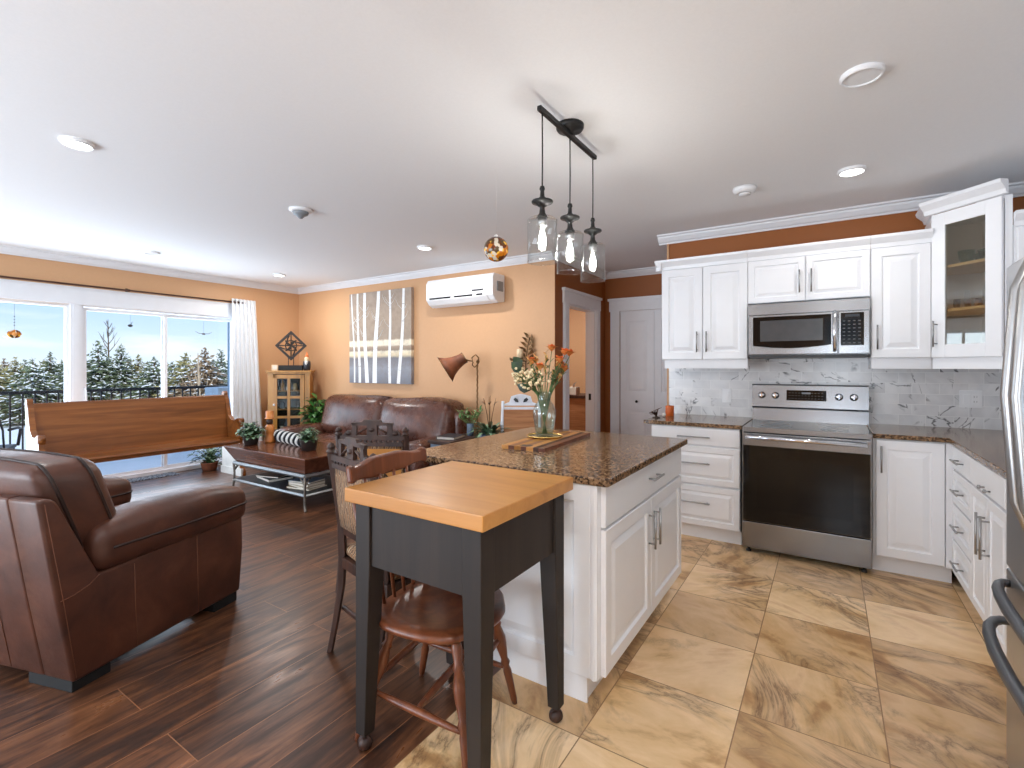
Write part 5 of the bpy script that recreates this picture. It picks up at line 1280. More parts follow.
# ---- oak curio cabinet standing across the corner
def curio():
    t = thing('curio_cabinet', 'honey oak curio cabinet with six pane glass door in the corner', 'cabinet', (-6.46, 4.10, 0), R(45))
    W, D, H = .56, .25, 1.285; m = MB()
    m.box(-W / 2, 0, .0, W / 2, D, .16); m.box(-W / 2, 0, .16, -W / 2 + .02, D, H - .03); m.box(W / 2 - .02, 0, .16, W / 2, D, H - .03); m.box(-W / 2, D - .012, .16, W / 2, D, H - .03)
    m.box(-W / 2 - .025, -.03, H - .03, W / 2 + .025, D + .01, H, bev=.006); m.box(-W / 2 - .012, -.014, H - .05, W / 2 + .012, D, H - .03); m.box(-W / 2, -.012, 0, W / 2, 0, .10)
    m.box(-W / 2, -.008, .12, -W / 2 + .07, 0, H - .05); m.box(W / 2 - .07, -.008, .12, W / 2, 0, H - .05); m.obj('body', MAT['honey'], t)
    for z in (.42, .72, .985):
        m = MB(); m.box(-W / 2 + .02, .012, z, W / 2 - .02, D - .012, z + .014); m.obj('shelf', MAT['honey'], t)
    m = MB(); a, b, z0, z1 = -W / 2 + .072, W / 2 - .072, .30, H - .06
    m.box(a, -.022, z0, a + .055, -.002, z1); m.box(b - .055, -.022, z0, b, -.002, z1); m.box(a, -.022, z0, b, -.002, z0 + .055); m.box(a, -.022, z1 - .055, b, -.002, z1); m.box(-.018, -.020, z0, .018, -.003, z1)
    for k in (1, 2): zz = z0 + .04 + (z1 - z0 - .08) * k / 3; m.box(a, -.020, zz - .018, b, -.003, zz + .018)
    d = m.obj('door', MAT['honey'], t, bevel=.002)
    m = MB(); m.box(a + .05, -.012, z0 + .05, b - .05, -.009, z1 - .05); m.obj('glass_pane', MAT['curio_glass'], d)
    m = MB(); m.lathe([(.006, 0), (.012, .006), (.016, .018), (.010, .026), (.002, .028)], 14, 0, T(a + .018, -.022, .80, R(90))); o = m.obj('knob', MAT['ceramic'], d); o['label'] = 'white porcelain knob'
    m = MB(); m.box(a, -.016, .13, b, -.002, .27, bev=.003); m.obj('drawer', MAT['honey'], t)
    m = MB(); m.box(-W / 2 + .022, D - .016, .17, W / 2 - .022, D - .0125, H - .055); m.obj('back_lining', MAT['bookdark'], t)
    Mw = Matrix.Rotation(R(45), 3, 'Z')
    def put(u, v, z): w = Mw @ Vector((u, v, 0)); return (-6.46 + w.x, 4.10 + w.y, z)
    items = [('yellow bottle at the left of the top curio shelf', 'bottle', -.11, .99 + .009, 'tan_cloth'), ('white cup in the middle of the top curio shelf', 'cup', -.04, .999, 'ceramic'), ('pale jar right of the middle bar on the top curio shelf', 'jar', .06, .999, 'candle'), ('dark bottle at the right of the top curio shelf', 'bottle', .13, .999, 'bookdark'),
             ('dark jar at the left of the middle curio shelf', 'jar', -.11, .734, 'bookblue'), ('dark vase at the right of the middle curio shelf', 'vase', .10, .734, 'potdark'), ('white cup at the left of the lower curio shelf', 'cup', -.12, .434, 'ceramic'), ('purple-grey bottle left of the middle bar on the lower curio shelf', 'bottle', -.06, .434, 'bookblue'), ('yellow bowl under the middle bar of the lower curio shelf', 'bowl', .0, .434, 'tan_cloth'), ('white dish at the right of the lower curio shelf', 'bowl', .10, .434, 'ceramic')]
    for lab, kind, u, z, mat in items:
        m = MB(); P = {'bottle': [(.02, 0), (.024, .01), (.024, .09), (.009, .12), (.009, .15), (.011, .155)], 'cup': [(.018, 0), (.026, .05), (.024, .05), (.015, .006)], 'jar': [(.026, 0), (.03, .03), (.028, .08), (.02, .095), (.022, .10)], 'vase': [(.02, 0), (.032, .05), (.016, .11), (.022, .13)], 'bowl': [(.02, 0), (.042, .045), (.038, .045), (.016, .008)]}[kind]
        m.lathe(P, 14); o = m.obj(kind, MAT[mat], loc=put(u, .10, z)); tag(o, lab, kind, 'ornaments inside the curio cabinet')
    # on top
    p = put(.0, .12, H); t = thing('diamond_ornament', 'dark diamond shaped openwork panel on a stand on the curio cabinet', 'ornament', p, R(45))
    m = MB(); m.box(-.16, -.05, 0, .16, .05, .075, bev=.004); m.obj('base_block', MAT['dark'], t)
    m = MB(); m.tube([(-.035, 0, .075), (-.035, 0, .20)], .006, 6); m.tube([(.035, 0, .075), (.035, 0, .20)], .006, 6); m.obj('stand', MAT['railing'], t)
    m = MB(); c = .36; r = .215; w = .03
    for k in range(4):
        a0, a1 = R(90 * k), R(90 * k + 90); m.add([(q * math.cos(a), y, c + q * math.sin(a)) for q in (r, r - w * 1.4) for a in (a0, a1) for y in (-.012, .012)], [(0, 2, 3, 1), (4, 5, 7, 6), (0, 1, 5, 4), (2, 6, 7, 3), (0, 4, 6, 2), (1, 3, 7, 5)])
    m.obj('diamond_frame', MAT['espresso'], t); m = MB()
    for k in range(8):
        a = R(45 * k + 22.5); m.tube([(0, 0, c), (.07 * math.cos(a + .5), 0, c + .07 * math.sin(a + .5)), (.115 * math.cos(a), 0, c + .115 * math.sin(a)), (.15 * math.cos(a - .25), 0, c + .15 * math.sin(a - .25))] if k % 2 == 0 else [(0, 0, c), (.06 * math.cos(a), 0, c + .06 * math.sin(a)), (.105 * math.cos(a - .4), 0, c + .105 * math.sin(a - .4))], .011, 6)
    for k in range(4): a = R(90 * k); m.tube([(.02 * math.cos(a), 0, c + .02 * math.sin(a)), (.19 * math.cos(a), 0, c + .19 * math.sin(a))], .009, 6)
    m.tube([(.075 * math.cos(i * math.pi / 10), 0, c + .075 * math.sin(i * math.pi / 10)) for i in range(21)], .008, 6); m.obj('openwork', MAT['espresso'], t)
    p = put(.215, .12, H); t = thing('bearded_figurine', 'small dark figurine with white beard and red pointed hat on the curio cabinet', 'figurine', p, R(45))
    m = MB(); m.lathe([(.038, 0), (.05, .02), (.055, .09), (.05, .13), (.02, .15)], 16); m.obj('body', MAT['bookdark'], t)
    m = MB(); m.sphere((0, -.015, .165), .036); m.obj('head', MAT['candle'], t); m = MB(); m.lathe([(.03, .14), (.018, .09), (.004, .05)], 12, 0, T(0, -.04, 0)); m.obj('beard', MAT['ceramic'], t)
    m = MB(); m.lathe([(.036, .18), (.02, .22), (.004, .27)], 14); m.obj('hat', MAT['petal_red'], t)
    p = put(-.215, .10, H); t = thing('small_frame', 'small square pale picture frame at the left end of the curio cabinet top', 'frame', p, R(45))
    m = MB(); m.box(-.04, -.008, 0, .04, .008, .012); m.box(-.04, -.008, .07, .04, .008, .082); m.box(-.04, -.008, .012, -.028, .008, .07); m.box(.028, -.008, .012, .04, .008, .07); m.obj('frame_border', MAT['candle'], t); m = MB(); m.box(-.028, -.003, .012, .028, .003, .07); m.obj('picture', MAT['paper'], t)
curio()

# ---- side table, floor lamp, white chair and plants along the back wall
t = thing('side_table', 'narrow dark side table beside the right arm of the sofa', 'table', (-3.24, 3.98, 0), R(0))
m = MB(); m.box(-.145, -.33, .575, .145, .33, .60, bev=.004); m.obj('top', MAT['carved'], t)
m = MB(); m.box(-.13, -.31, .45, .13, .31, .575); m.obj('apron', MAT['carved'], t)
m = MB(); m.box(-.115, -.318, .468, .115, -.308, .56, bev=.003); d = m.obj('drawer', MAT['bookblue'], t); m = MB(); m.lathe([(.005, 0), (.012, .01), (.003, .02)], 12, 0, T(0, -.318, .515, R(90))); m.obj('knob', MAT['nickel'], d)
for x in (-.115, .115):
    for y in (-.295, .295):
        m = MB(); m.box(x - .018, y - .018, 0, x + .018, y + .018, .45); m.obj('leg', MAT['carved'], t)
t = thing('book', 'closed dark book lying on the narrow side table by the sofa', 'book', (-3.27, 3.88, .6), R(12))
m = MB(); m.box(-.10, -.13, 0, .10, .13, .004); m.box(-.10, -.13, .026, .10, .13, .03); m.box(-.10, -.13, .004, -.095, .13, .026); m.obj('cover', MAT['bookdark'], t); m = MB(); m.box(-.095, -.126, .004, .096, .126, .026); m.obj('pages', MAT['paper'], t)
def sprig_vase(name, label, loc, rv, hv, mat, n, seed):
    rnd = random.Random(seed); t = thing(name, label, 'plant', loc); m = MB(); m.lathe([(rv * .8, 0), (rv, .01), (rv, hv), (rv * .85, hv), (rv * .8, .02)], 18, cap=False); m.lathe([(rv * .8, 0), (rv * .78, .001)], 18); m.obj('vase', MAT[mat], t)
    s = MB(); f = MB()
    for k in range(n):
        a = rnd.uniform(0, 6.28); q = rnd.uniform(.05, .16); e = (q * math.cos(a), q * math.sin(a), hv + rnd.uniform(.05, .18)); s.tube([(0, 0, .03), (e[0] * .3, e[1] * .3, hv), e], .0025, 5)
        for j in range(5): f.leaf((e[0] * (.5 + .1 * j), e[1] * (.5 + .1 * j), hv + (e[2] - hv) * (.4 + .12 * j)), (rnd.uniform(-1, 1), rnd.uniform(-1, 1), rnd.uniform(0, .8)), .06, .026, 0 if rnd.random() < .6 else 1)
    s.obj('stems', MAT['stem'], t); f.obj('leaves', [MAT['leafgreen'], MAT['leafpale']], t, recalc=False)
sprig_vase('sprig_vase', 'green and white sprigs in a small blue vase on the side table', (-3.22, 4.14, .6), .038, .13, 'bookblue', 14, 21)
def floor_lamp():
    t = thing('floor_lamp', 'bridge arm floor lamp with tilted amber shade beside the sofa', 'lamp', (-3.34, 4.42, 0))
    m = MB(); m.lathe([(.13, 0), (.135, .012), (.12, .022), (.04, .04), (.02, .07), (.012, .08)], 22); m.obj('base', MAT['bronze'], t)
    m = MB(); n = 80; m.tube([(.0025 * math.cos(i * 1.6), .0025 * math.sin(i * 1.6), .07 + i * 1.30 / n) for i in range(n + 1)], .010, 6); m.obj('pole', MAT['copper'], t)
    m = MB(); m.tube([(0, 0, 1.36), (.035, -.02, 1.39), (.04, -.03, 1.44), (.0, -.03, 1.475), (-.04, -.05, 1.44), (-.02, -.06, 1.40), (-.07, -.09, 1.41), (-.12, -.12, 1.44)], [.009, .009, .008, .008, .008, .008, .009, .010], 8)
    m.tube([(0, 0, 1.36), (-.03, -.01, 1.33), (-.05, -.03, 1.36), (-.03, -.04, 1.39)], .007, 6); m.lathe([(.008, 0), (.016, .015), (.004, .04)], 10, 0, T(0, 0, 1.38)); m.obj('arm', MAT['copper'], t)
    m = MB(); Mx = T(-.10, -.11, 1.44, 0, 0, 0) @ Matrix.Rotation(R(40), 4, 'Z') @ Matrix.Rotation(R(-122), 4, 'Y')
    prof = [(.062, 0), (.066, .05), (.082, .12), (.112, .19), (.158, .25)]
    m.lathe(prof + [(r - .004, z) for r, z in reversed(prof)], 28, 0, Mx, cap=False); sh = m.obj('lampshade', MAT['shade'], t)
    m = MB(); m.tube([tuple(Mx @ Vector((.062 * math.cos(i * math.pi / 12), .062 * math.sin(i * math.pi / 12), 0))) for i in range(25)], .007, 6); m.tube([tuple(Mx @ Vector((.158 * math.cos(i * math.pi / 14), .158 * math.sin(i * math.pi / 14), .25))) for i in range(29)], .005, 6); m.obj('shade_rim', MAT['copper'], sh)
    m = MB(); m.sphere((0, 0, .10), .03, M=Mx, sz=(1, 1, 1.4)); m.cyl((0, 0, -.01), (0, 0, .07), .014, M=Mx); m.obj('bulb', MAT['ceramic'], t)
floor_lamp()
def white_chair():
    t = thing('white_chair', 'white painted chair with carved openwork crest and cane back by the orange wall', 'chair', (-2.62, 4.20, 0), R(-160 + 192))
    W = .38    # local -y faces the room
    for s in (-1, 1):
        m = MB(); m.tube([(s * W / 2, .05, 0), (s * W / 2, .0, .45), (s * W / 2, .02, .75), (s * W / 2 * .97, .05, .985)], [.016, .018, .017, .015], 8); m.obj('back_post', MAT['whitepaint'], t)
        m = MB(); m.tube([(s * W / 2, -.38, 0), (s * W / 2, -.38, .43)], [.014, .018], 8); m.obj('leg', MAT['whitepaint'], t)
    m = MB(); m.box(-W / 2 - .02, -.40, .43, W / 2 + .02, .01, .46, bev=.008); m.obj('seat', MAT['whitepaint'], t)
    m = MB(); m.box(-W / 2, .032, .90, W / 2, .055, .925); m.box(-W / 2, .036, .94, W / 2, .058, .957)
    m.prism([(-.165, .957), (-.12, .975), (-.10, 1.035), (-.05, 1.05), (0, 1.06), (.05, 1.05), (.10, 1.035), (.12, .975), (.165, .957)], 'y', .042, .056); m.obj('crest', MAT['whitepaint'], t)
    m = MB()
    for s in (-1, 1): m.leaf((s * .025, .039, .975), (s * .7, 0, .6), .075, .035, side=(.6, 0, -s * .7))
    m.obj('crest_cutouts', MAT['bookdark'], t)
    m = MB(); m.box(-W / 2 + .015, .012, .60, W / 2 - .015, .03, .90); m.obj('cane_panel', MAT['wicker'], t); m = MB(); m.box(-W / 2, .008, .57, W / 2, .034, .60); m.obj('lower_rail', MAT['whitepaint'], t)
white_chair()
def spiky(name, label, loc, seed):
    rnd = random.Random(seed); t = thing(name, label, 'plant', loc)
    m = MB(); m.lathe([(.10, 0), (.11, .02), (.09, .05), (.03, .08), (.03, .45), (.10, .50), (.115, .52)], 18); m.obj('plant_stand', MAT['carved'], t)
    m = MB(); m.lathe([(.08, .52), (.10, .56), (.105, .66), (.095, .66), (.09, .60)], 18); m.obj('pot', MAT['bookblue'], t); f = MB()
    for k in range(70):
        a = rnd.uniform(0, 6.28); el = rnd.uniform(-.2, 1.4); f.leaf((.03 * math.cos(a), .03 * math.sin(a), .65), (math.cos(a), math.sin(a), el), rnd.uniform(.13, .24), .045, 0 if rnd.random() < .6 else 1)
    f.obj('leaves', [MAT['leafdark'], MAT['succulent']], t, recalc=False)
    g = MB()
    for k in range(6): a = k * 1.05; g.tube([(0, 0, .66), (.03 * math.cos(a), .03 * math.sin(a), .85), (.07 * math.cos(a), .07 * math.sin(a), 1.0 + .02 * (k % 3))], [.004, .003, .002], 5); g.leaf((.05 * math.cos(a), .05 * math.sin(a), .95), (math.cos(a), math.sin(a), .8), .07, .02)
    g.obj('flower_stalks', MAT['copper'], t)
spiky('potted_plant', 'dark spiky plant on a stand left of the white chair', (-2.88, 4.02, 0), 31)
# ---- inside the room beyond the hall doorway
t = thing('desk', 'dark desk with a pale front panel seen through the hall doorway', 'desk', (-3.40, 6.45, 0), R(0))
m = MB(); m.box(-.75, -.3, .90, .75, .3, .94, bev=.004); m.obj('top', MAT['carved'], t); m = MB(); m.box(-.70, -.285, .22, .68, -.262, .90); m.obj('front_panel', MAT['wicker'], t)
for x in (-.71, .71):
    m = MB(); m.box(x - .02, -.28, 0, x + .02, .28, .90); m.obj('side', MAT['carved'], t)
t = thing('tissue_box', 'small pale paper box standing on the desk beyond the doorway', 'box', (-3.05, 6.33, .94)); m = MB(); m.box(-.06, -.06, 0, .06, .06, .11, bev=.006); m.obj('box', MAT['paper'], t); m = MB(); m.leaf((0, 0, .10), (.2, 0, 1), .09, .08); m.obj('tissue', MAT['ceramic'], t)
# ------------------------------------------------------------------ hung and wall mounted things
# ---- three-light pendant over the island
def pendant():
    XB = -1.098
    t = thing('pendant_light', 'dark bronze three light bar pendant with clear glass cylinders over the island', 'pendant light', (XB, 2.23, CZ))
    m = MB(); m.lathe([(.070, 0), (.070, -.016), (.064, -.026), (.02, -.032), (.016, -.05)], 26); m.obj('canopy', MAT['bronze'], t)
    m = MB(); m.box(-.011, -.315, -.062, .011, .318, -.040, bev=.003); m.obj('bar', MAT['bronze'], t)
    for y in (-.285, .0, .285):
        m = MB(); m.tube([(0, y, -.06), (0.001, y, -.25), (0, y, -.40)], .0032, 6); m.obj('cord', MAT['bronze'], t)
        z = 2.165 - CZ
        m = MB(); m.lathe([(.004, z), (.010, z - .004), (.013, z - .016), (.009, z - .024), (.011, z - .050), (.020, z - .060), (.034, z - .066), (.048, z - .070), (.050, z - .074), (.048, z - .079), (.030, z - .084), (.020, z - .094), (.011, z - .10), (.014, z - .125), (.026, z - .146), (.026, z - .150)], 22); cp = m.obj('socket_stem', MAT['bronze'], t)
        m = MB(); m.lathe([(.022, z - .150), (.022, z - .185)], 18); m.obj('lamp_holder', MAT['nickel'], cp)
        zt = z - .148; zb = 1.815 - CZ; R0 = .068; w = .003
        m = MB(); m.lathe([(.024, zt), (R0 - .012, zt - .001), (R0, zt - .010), (R0, zb), (R0 - w, zb), (R0 - w, zt - .012), (.024, zt - .004)], 32, cap=False); gs = m.obj('glass_shade', MAT['glass'], t)
        m = MB(); m.tube([(R0 * math.cos(i * math.pi / 16), R0 * math.sin(i * math.pi / 16), zb) for i in range(33)], .0024, 6); rim = m.obj('shade_rim', MAT['glass'], t)
        for o in (cp, gs, rim): o.location = (0, y, 0)
        m = MB(); zz = z - .185; m.lathe([(.012, zz), (.014, zz - .02), (.024, zz - .055), (.028, zz - .08), (.024, zz - .10), (.012, zz - .115), (.002, zz - .12)], 20); b = m.obj('bulb', MAT['glass'], t); b.location = (0, y, 0)
        m = MB()
        for k in range(6):
            a = k * math.pi / 3; m.tube([(.004 * math.cos(a), .004 * math.sin(a), zz - .015), (.015 * math.cos(a), .015 * math.sin(a), zz - .055), (.012 * math.cos(a), .012 * math.sin(a), zz - .105)], .0042, 6)
        fl = m.obj('filament', MAT['filament'], b)
        light('pendant_bulb', 'POINT', (XB, 2.23 + y, CZ + zz - .07), (0, 0, 0), 6.5, (1, .97, .93), shadow_soft_size=.03)
pendant()
# ---- surface disc lights
def disc_light(label, x, y, on=True, r=.075, e=13):
    t = thing('ceiling_light', label, 'ceiling light', (x, y, CZ))
    m = MB(); m.lathe([(r, 0), (r, -.012), (r * .93, -.020), (r * .84, -.021), (r * .84, -.014)], 32, cap=False); m.obj('trim_ring', MAT['white_plastic'], t)
    m = MB(); m.lathe([(r * .84, -.014), (r * .5, -.0175), (.001, -.018)], 32, cap=False); m.obj('diffuser', MAT['led' if on else 'white_plastic'], t)
    if on: light('ceiling_lamp', 'AREA', (x, y, CZ - .024), (0, 0, 0), e, (1.0, .98, .95), r * 1.6)
disc_light('round lit ceiling light above the brown leather armchair', -3.43, .935)
disc_light('round lit ceiling light in front of the air conditioner', -3.45, 3.68)
disc_light('small lit ceiling light close to the far corner over the curio cabinet', -6.08, 3.72)
disc_light('unlit small ceiling disc above the church pew', -6.04, 2.26, False)
disc_light('lit ceiling light in front of the kitchen wall cabinets', .123, 3.685, e=3.5)
disc_light('unseen ceiling light added to brighten the room beyond the hall doorway', -3.3, 5.9, e=26)  # lamp added out of view to lift the far room's brightness
disc_light('large unlit round ceiling disc above the kitchen floor', .118, 2.50, False, .078)
disc_light('ceiling light over the near end of the kitchen, short of the picture edge', .12, .2)
t = thing('smoke_detector', 'white round smoke detector on the ceiling left of the kitchen light', 'smoke detector', (-.48, 3.668, CZ))
m = MB(); m.lathe([(.075, 0), (.075, -.016), (.062, -.034), (.04, -.04), (.038, -.034)], 30); m.obj('housing', MAT['white_plastic'], t); m = MB(); m.lathe([(.038, -.036), (.036, -.046), (.001, -.048)], 24); m.obj('sensor_cap', MAT['white_plastic'], t)
t = thing('ceiling_alarm', 'grey and white alarm with a strobe on the living room ceiling', 'alarm', (-3.44, 2.28, CZ))
m = MB(); m.lathe([(.085, 0), (.085, -.012), (.07, -.022)], 28); m.obj('base', MAT['white_plastic'], t); m = MB(); m.lathe([(.06, -.022), (.055, -.04), (.03, -.052), (.015, -.07), (.002, -.074)], 24); m.obj('sensor', MAT['grey_plastic'], t)
# ---- hanging mosaic ball
p = (-1.715, 2.462, 1.955 + .105)
t = thing('mosaic_ball', 'amber mosaic glass ball hanging on a thread left of the pendant', 'ornament', (p[0], p[1], p[2]))
m = MB(); m.sphere((0, 0, 0), .076, 28); m.obj('ball', MAT['mosaic'], t); m = MB(); m.lathe([(.014, .072), (.012, .084), (.004, .088)], 12); m.tube([(0, 0, .086), (.0, 0, .3), (0, 0, CZ - p[2])], .0006, 4); m.obj('cap_and_thread', MAT['ceramic'], t)
# ---- birch canvas
t = thing('canvas_picture', 'square canvas of white birch trunks on the orange wall above the sofa', 'picture', (-5.11, YB - .001, 1.112))
m = MB(); m.box(-.612, -.05, 0, .600, 0, 1.255, mat=0); m.obj('canvas', MAT['canvas'], t)
TR = [(-.555, -.50, .030, 0), (-.435, -.40, .050, .02), (-.30, -.25, .075, .0), (-.02, -.09, .088, .02), (.20, .215, .052, 0), (.47, .38, .062, .0)]
for k, (xt, xb, w, sw) in enumerate(TR):
    m = MB(); n = 10; vs = []; fs = []
    for i in range(n + 1):
        u = i / n; x = xb + (xt - xb) * u + .012 * math.sin(u * 5 + k); ww = w * (1.0 - .35 * u) / 2; z = .004 + 1.247 * u
        for dx, y in ((-ww, -.0505), (ww, -.0505), (ww, -.0515), (-ww, -.0515)): vs.append((x + dx, y, z))
    for i in range(n):
        for j in range(4): q = (j + 1) % 4; fs.append((i * 4 + j, i * 4 + q, i * 4 + 4 + q, i * 4 + 4 + j))
    fs += [(0, 1, 2, 3), (n * 4, n * 4 + 1, n * 4 + 2, n * 4 + 3)]; m.add(vs, fs)
    rnd = random.Random(70 + k)
    for q in range(5 if w > .045 else 3):
        u = rnd.uniform(.45, .92); x = xb + (xt - xb) * u; s = rnd.choice((-1, 1)); L = rnd.uniform(.08, .2); z = .004 + 1.247 * u
        if abs(x + s * L) < .58 and z + L * .9 < 1.24: m.tube([(x, -.051, z), (x + s * L * .5, -.051, z + L * .4), (x + s * L * .8, -.051, z + L * .9)], [.010, .006, .002], 5, flat=.08)
    m.obj('painted_birch', MAT['birch'], t)
# ---- air conditioner
def aircon():
    t = thing('air_conditioner', 'white wall mounted air conditioner on the orange wall right of the canvas', 'air conditioner', (-3.585, YB - .001, 2.055))
    W = .99; h = .325; d = .24
    m = MB(); m.prism([(0, 0.02), (-.13, 0.0), (-.19, .03), (-d, .085), (-d, h - .05), (-d + .03, h), (0, h)], 'x', -W / 2, W / 2); b = m.obj('housing', MAT['white_plastic'], t, bevel=.012)
    m = MB(); m.prism([(-.125, -.003), (-.19, .022), (-.2445, .076), (-.2445, .084), (-.19, .036)], 'x', -W / 2 + .05, W / 2 - .08); m.obj('louver', MAT['white_plastic'], t)
    m = MB(); m.prism([(-.236, .076), (-.246, .084), (-.2445, .104), (-.236, .104)], 'x', -W / 2 + .06, W / 2 - .14); m.obj('air_slot', MAT['dark'], t)
    for x in (-.1, .22):
        m = MB(); m.box(x, -.248, .082, x + .05, -.24, .098); m.obj('slot_clip', MAT['white_plastic'], t)
    m = MB(); m.box(W / 2 - .29, -.2412, .135, W / 2 - .13, -.2395, .155); m.obj('name_badge', MAT['bookdark'], t)
    m = MB(); m.box(W / 2 - .001, -.16, .13, W / 2 + .012, -.05, .24, bev=.003); m.obj('side_cover', MAT['grey_plastic'], t)
aircon()
# ---- sconce
t = thing('wall_sconce', 'coppery leaf spray candle sconce on the orange wall behind the flowers', 'sconce', (-2.80, YB - .001, 1.30))
m = MB(); m.tube([(0, -.02, 0), (.01, -.03, .12), (.03, -.03, .26), (.05, -.02, .36)], .006, 6); rnd = random.Random(9)
for k in range(13):
    u = k / 12; z = .04 + .31 * u; x = .005 + .045 * u; a = (1 if k % 2 else -1) * (1.1 - .55 * u); sd = 1 if k % 2 else -1; m.leaf((x + .01 * sd, -.03, z), (sd * (1.0 - .45 * u), -.10, .42 + .5 * u), .135 - .055 * u, .040, side=(-(.42 + .5 * u), .2, sd * (1.0 - .45 * u)))
m.tube([(0, -.03, .08), (-.08, -.04, .07), (-.14, -.04, .10)], .004, 5)
for x, z in ((-.09, .075), (-.12, .085), (-.15, .10)): m.leaf((x, -.04, z), (-.6, -.1, .5), .07, .032, side=(.5, -.2, .6))
m.obj('leaf_spray', MAT['copper'], t, recalc=False); m = MB(); m.tube([(0, -.02, .10), (-.03, -.08, .09), (-.03, -.09, .125)], .005, 6); m.lathe([(.034, .125), (.05, .13), (.05, .136)], 18, 0, T(-.03, -.09, 0)); m.obj('holder', MAT['copper'], t); m = MB(); m.lathe([(.036, .136), (.036, .23), (.03, .232)], 18, 0, T(-.03, -.09, 0)); m.obj('candle', MAT['candle'], t)
# ---- curtain and rod
t = thing('curtain_rod', 'thin brown curtain rod across the patio opening', 'curtain rod', (XL + .075, 2.0, 2.238))
m = MB(); m.cyl((0, -2.05, 0), (0, 1.70, 0), .011); m.obj('rod', MAT['rodmetal'], t); m = MB(); m.sphere((0, 1.71, 0), .018); m.obj('finial', MAT['rodmetal'], t)
for y in (-1.7, .36, 1.62):
    m = MB(); m.box(-.075, y - .012, -.03, -.068, y + .012, .03); m.cyl((-.07, y, 0), (0, y, 0), .006); m.lathe([(.016, -.008), (.016, .008)], 12, 0, T(0, y, 0, R(90))); m.obj('bracket', MAT['rodmetal'], t)
def curtain():
    t = thing('curtain', 'white pleated curtain gathered at the right of the patio door', 'curtain', (XL + .075, 3.70, 0)); m = MB(); n = 90; k = 12; vs = []; fs = []
    for j in range(k + 1):
        v = j / k; z = 2.285 * (1 - v) + .02 * v; half = .168 + .06 * v
        for s in (0, 1):
            for i in range(n + 1):
                u = i / n; ph = u * 6.5 * 2 * math.pi; amp = .032 * (.7 + .4 * v)
                vs.append((amp * math.sin(ph) + (.003 if s else -.003) + .008 * math.sin(3 * v + u * 4), (u - .5) * 2 * half + .012 * math.sin(ph * 2 + 1) + .06 * v, z))
    st = 2 * (n + 1)
    for j in range(k):
        for i in range(n):
            a = j * st + i; fs.append((a, a + 1, a + st + 1, a + st)); b = a + n + 1; fs.append((b + 1, b, b + st, b + st + 1))
        for i in (0, n): a = j * st + i; b = a + n + 1; fs.append((a, a + st, b + st, b))
    for i in range(n): a = i; b = a + n + 1; fs.append((a, b, b + 1, a + 1)); a += k * st; b += k * st; fs.append((a, a + 1, b + 1, b))
    m.add(vs, fs, 0, True); m.obj('cloth', MAT['curtain'], t)
    for i in range(6):
        m = MB(); y = -.15 + .02 * i; m.tube([(.024 * math.cos(a * math.pi / 8), y, 2.238 + .024 * math.sin(a * math.pi / 8)) for a in range(17)], .003, 5); m.obj('ring', MAT['rodmetal'], t)
curtain()
# ---- small things hanging in the panes
t = thing('sun_catcher', 'amber glass disc sun catcher hanging in the left window pane', 'sun catcher', (XL - .03, 1.415, 1.675))
m = MB(); m.lathe([(.001, -.004), (.048, -.004), (.055, 0), (.048, .004), (.001, .004)], 26, 0, T(0, 0, 0, 0, R(90)) @ Matrix.Diagonal((.8, 1, 1, 1))); m.obj('disc', MAT['mosaic'], t); m = MB(); m.lathe([(.001, -.007), (.02, -.006), (.02, .006), (.001, .007)], 20, 0, T(0, 0, 0, 0, R(90))); m.obj('centre', MAT['petal_orange'], t)
m = MB(); m.tube([(0, 0, .04), (0, 0, .31)], .001, 4)
for z in (.09, .12, .15, .18): m.sphere((0, 0, z), .006, 8)
m.obj('beaded_thread', MAT['bookdark'], t)
t = thing('glass_bird', 'small dark glass bird hanging in the middle sliding door pane', 'ornament', (XL - .02, 2.405, 1.83))
m = MB(); m.sphere((0, 0, 0), .022, 12, sz=(.6, 1.2, .8)); m.leaf((0, .01, .01), (0, .3, .9), .05, .03); m.leaf((0, -.02, 0), (0, -1, .1), .04, .02); m.obj('body', MAT['bookdark'], t); m = MB(); m.tube([(0, 0, .01), (0, 0, .135)], .001, 4); m.obj('thread', MAT['bookdark'], t)
t = thing('bird_mobile', 'brown bird with spread wings hanging in the right door pane', 'ornament', (XL - .07, 3.245, 1.79))
m = MB(); m.sphere((0, 0, -.01), .016, 12, sz=(1, 1.6, .7))
for s in (-1, 1): m.tube([(0, s * .01, -.008), (0, s * .06, -.004), (0, s * .105, .02)], [.009, .008, .003], 8, flat=.4)
m.obj('body', MAT['carved'], t); m = MB(); m.tube([(0, 0, 0), (0, 0, .155)], .001, 4); m.obj('thread', MAT['bookdark'], t)
# ---- door mat
m = MB(); m.box(-6.985, 1.98, .0005, -6.75, 2.83, .008); tag(m.obj('door_mat', MAT['mat_grey']), 'grey patterned mat on the floor along the patio door', 'mat')

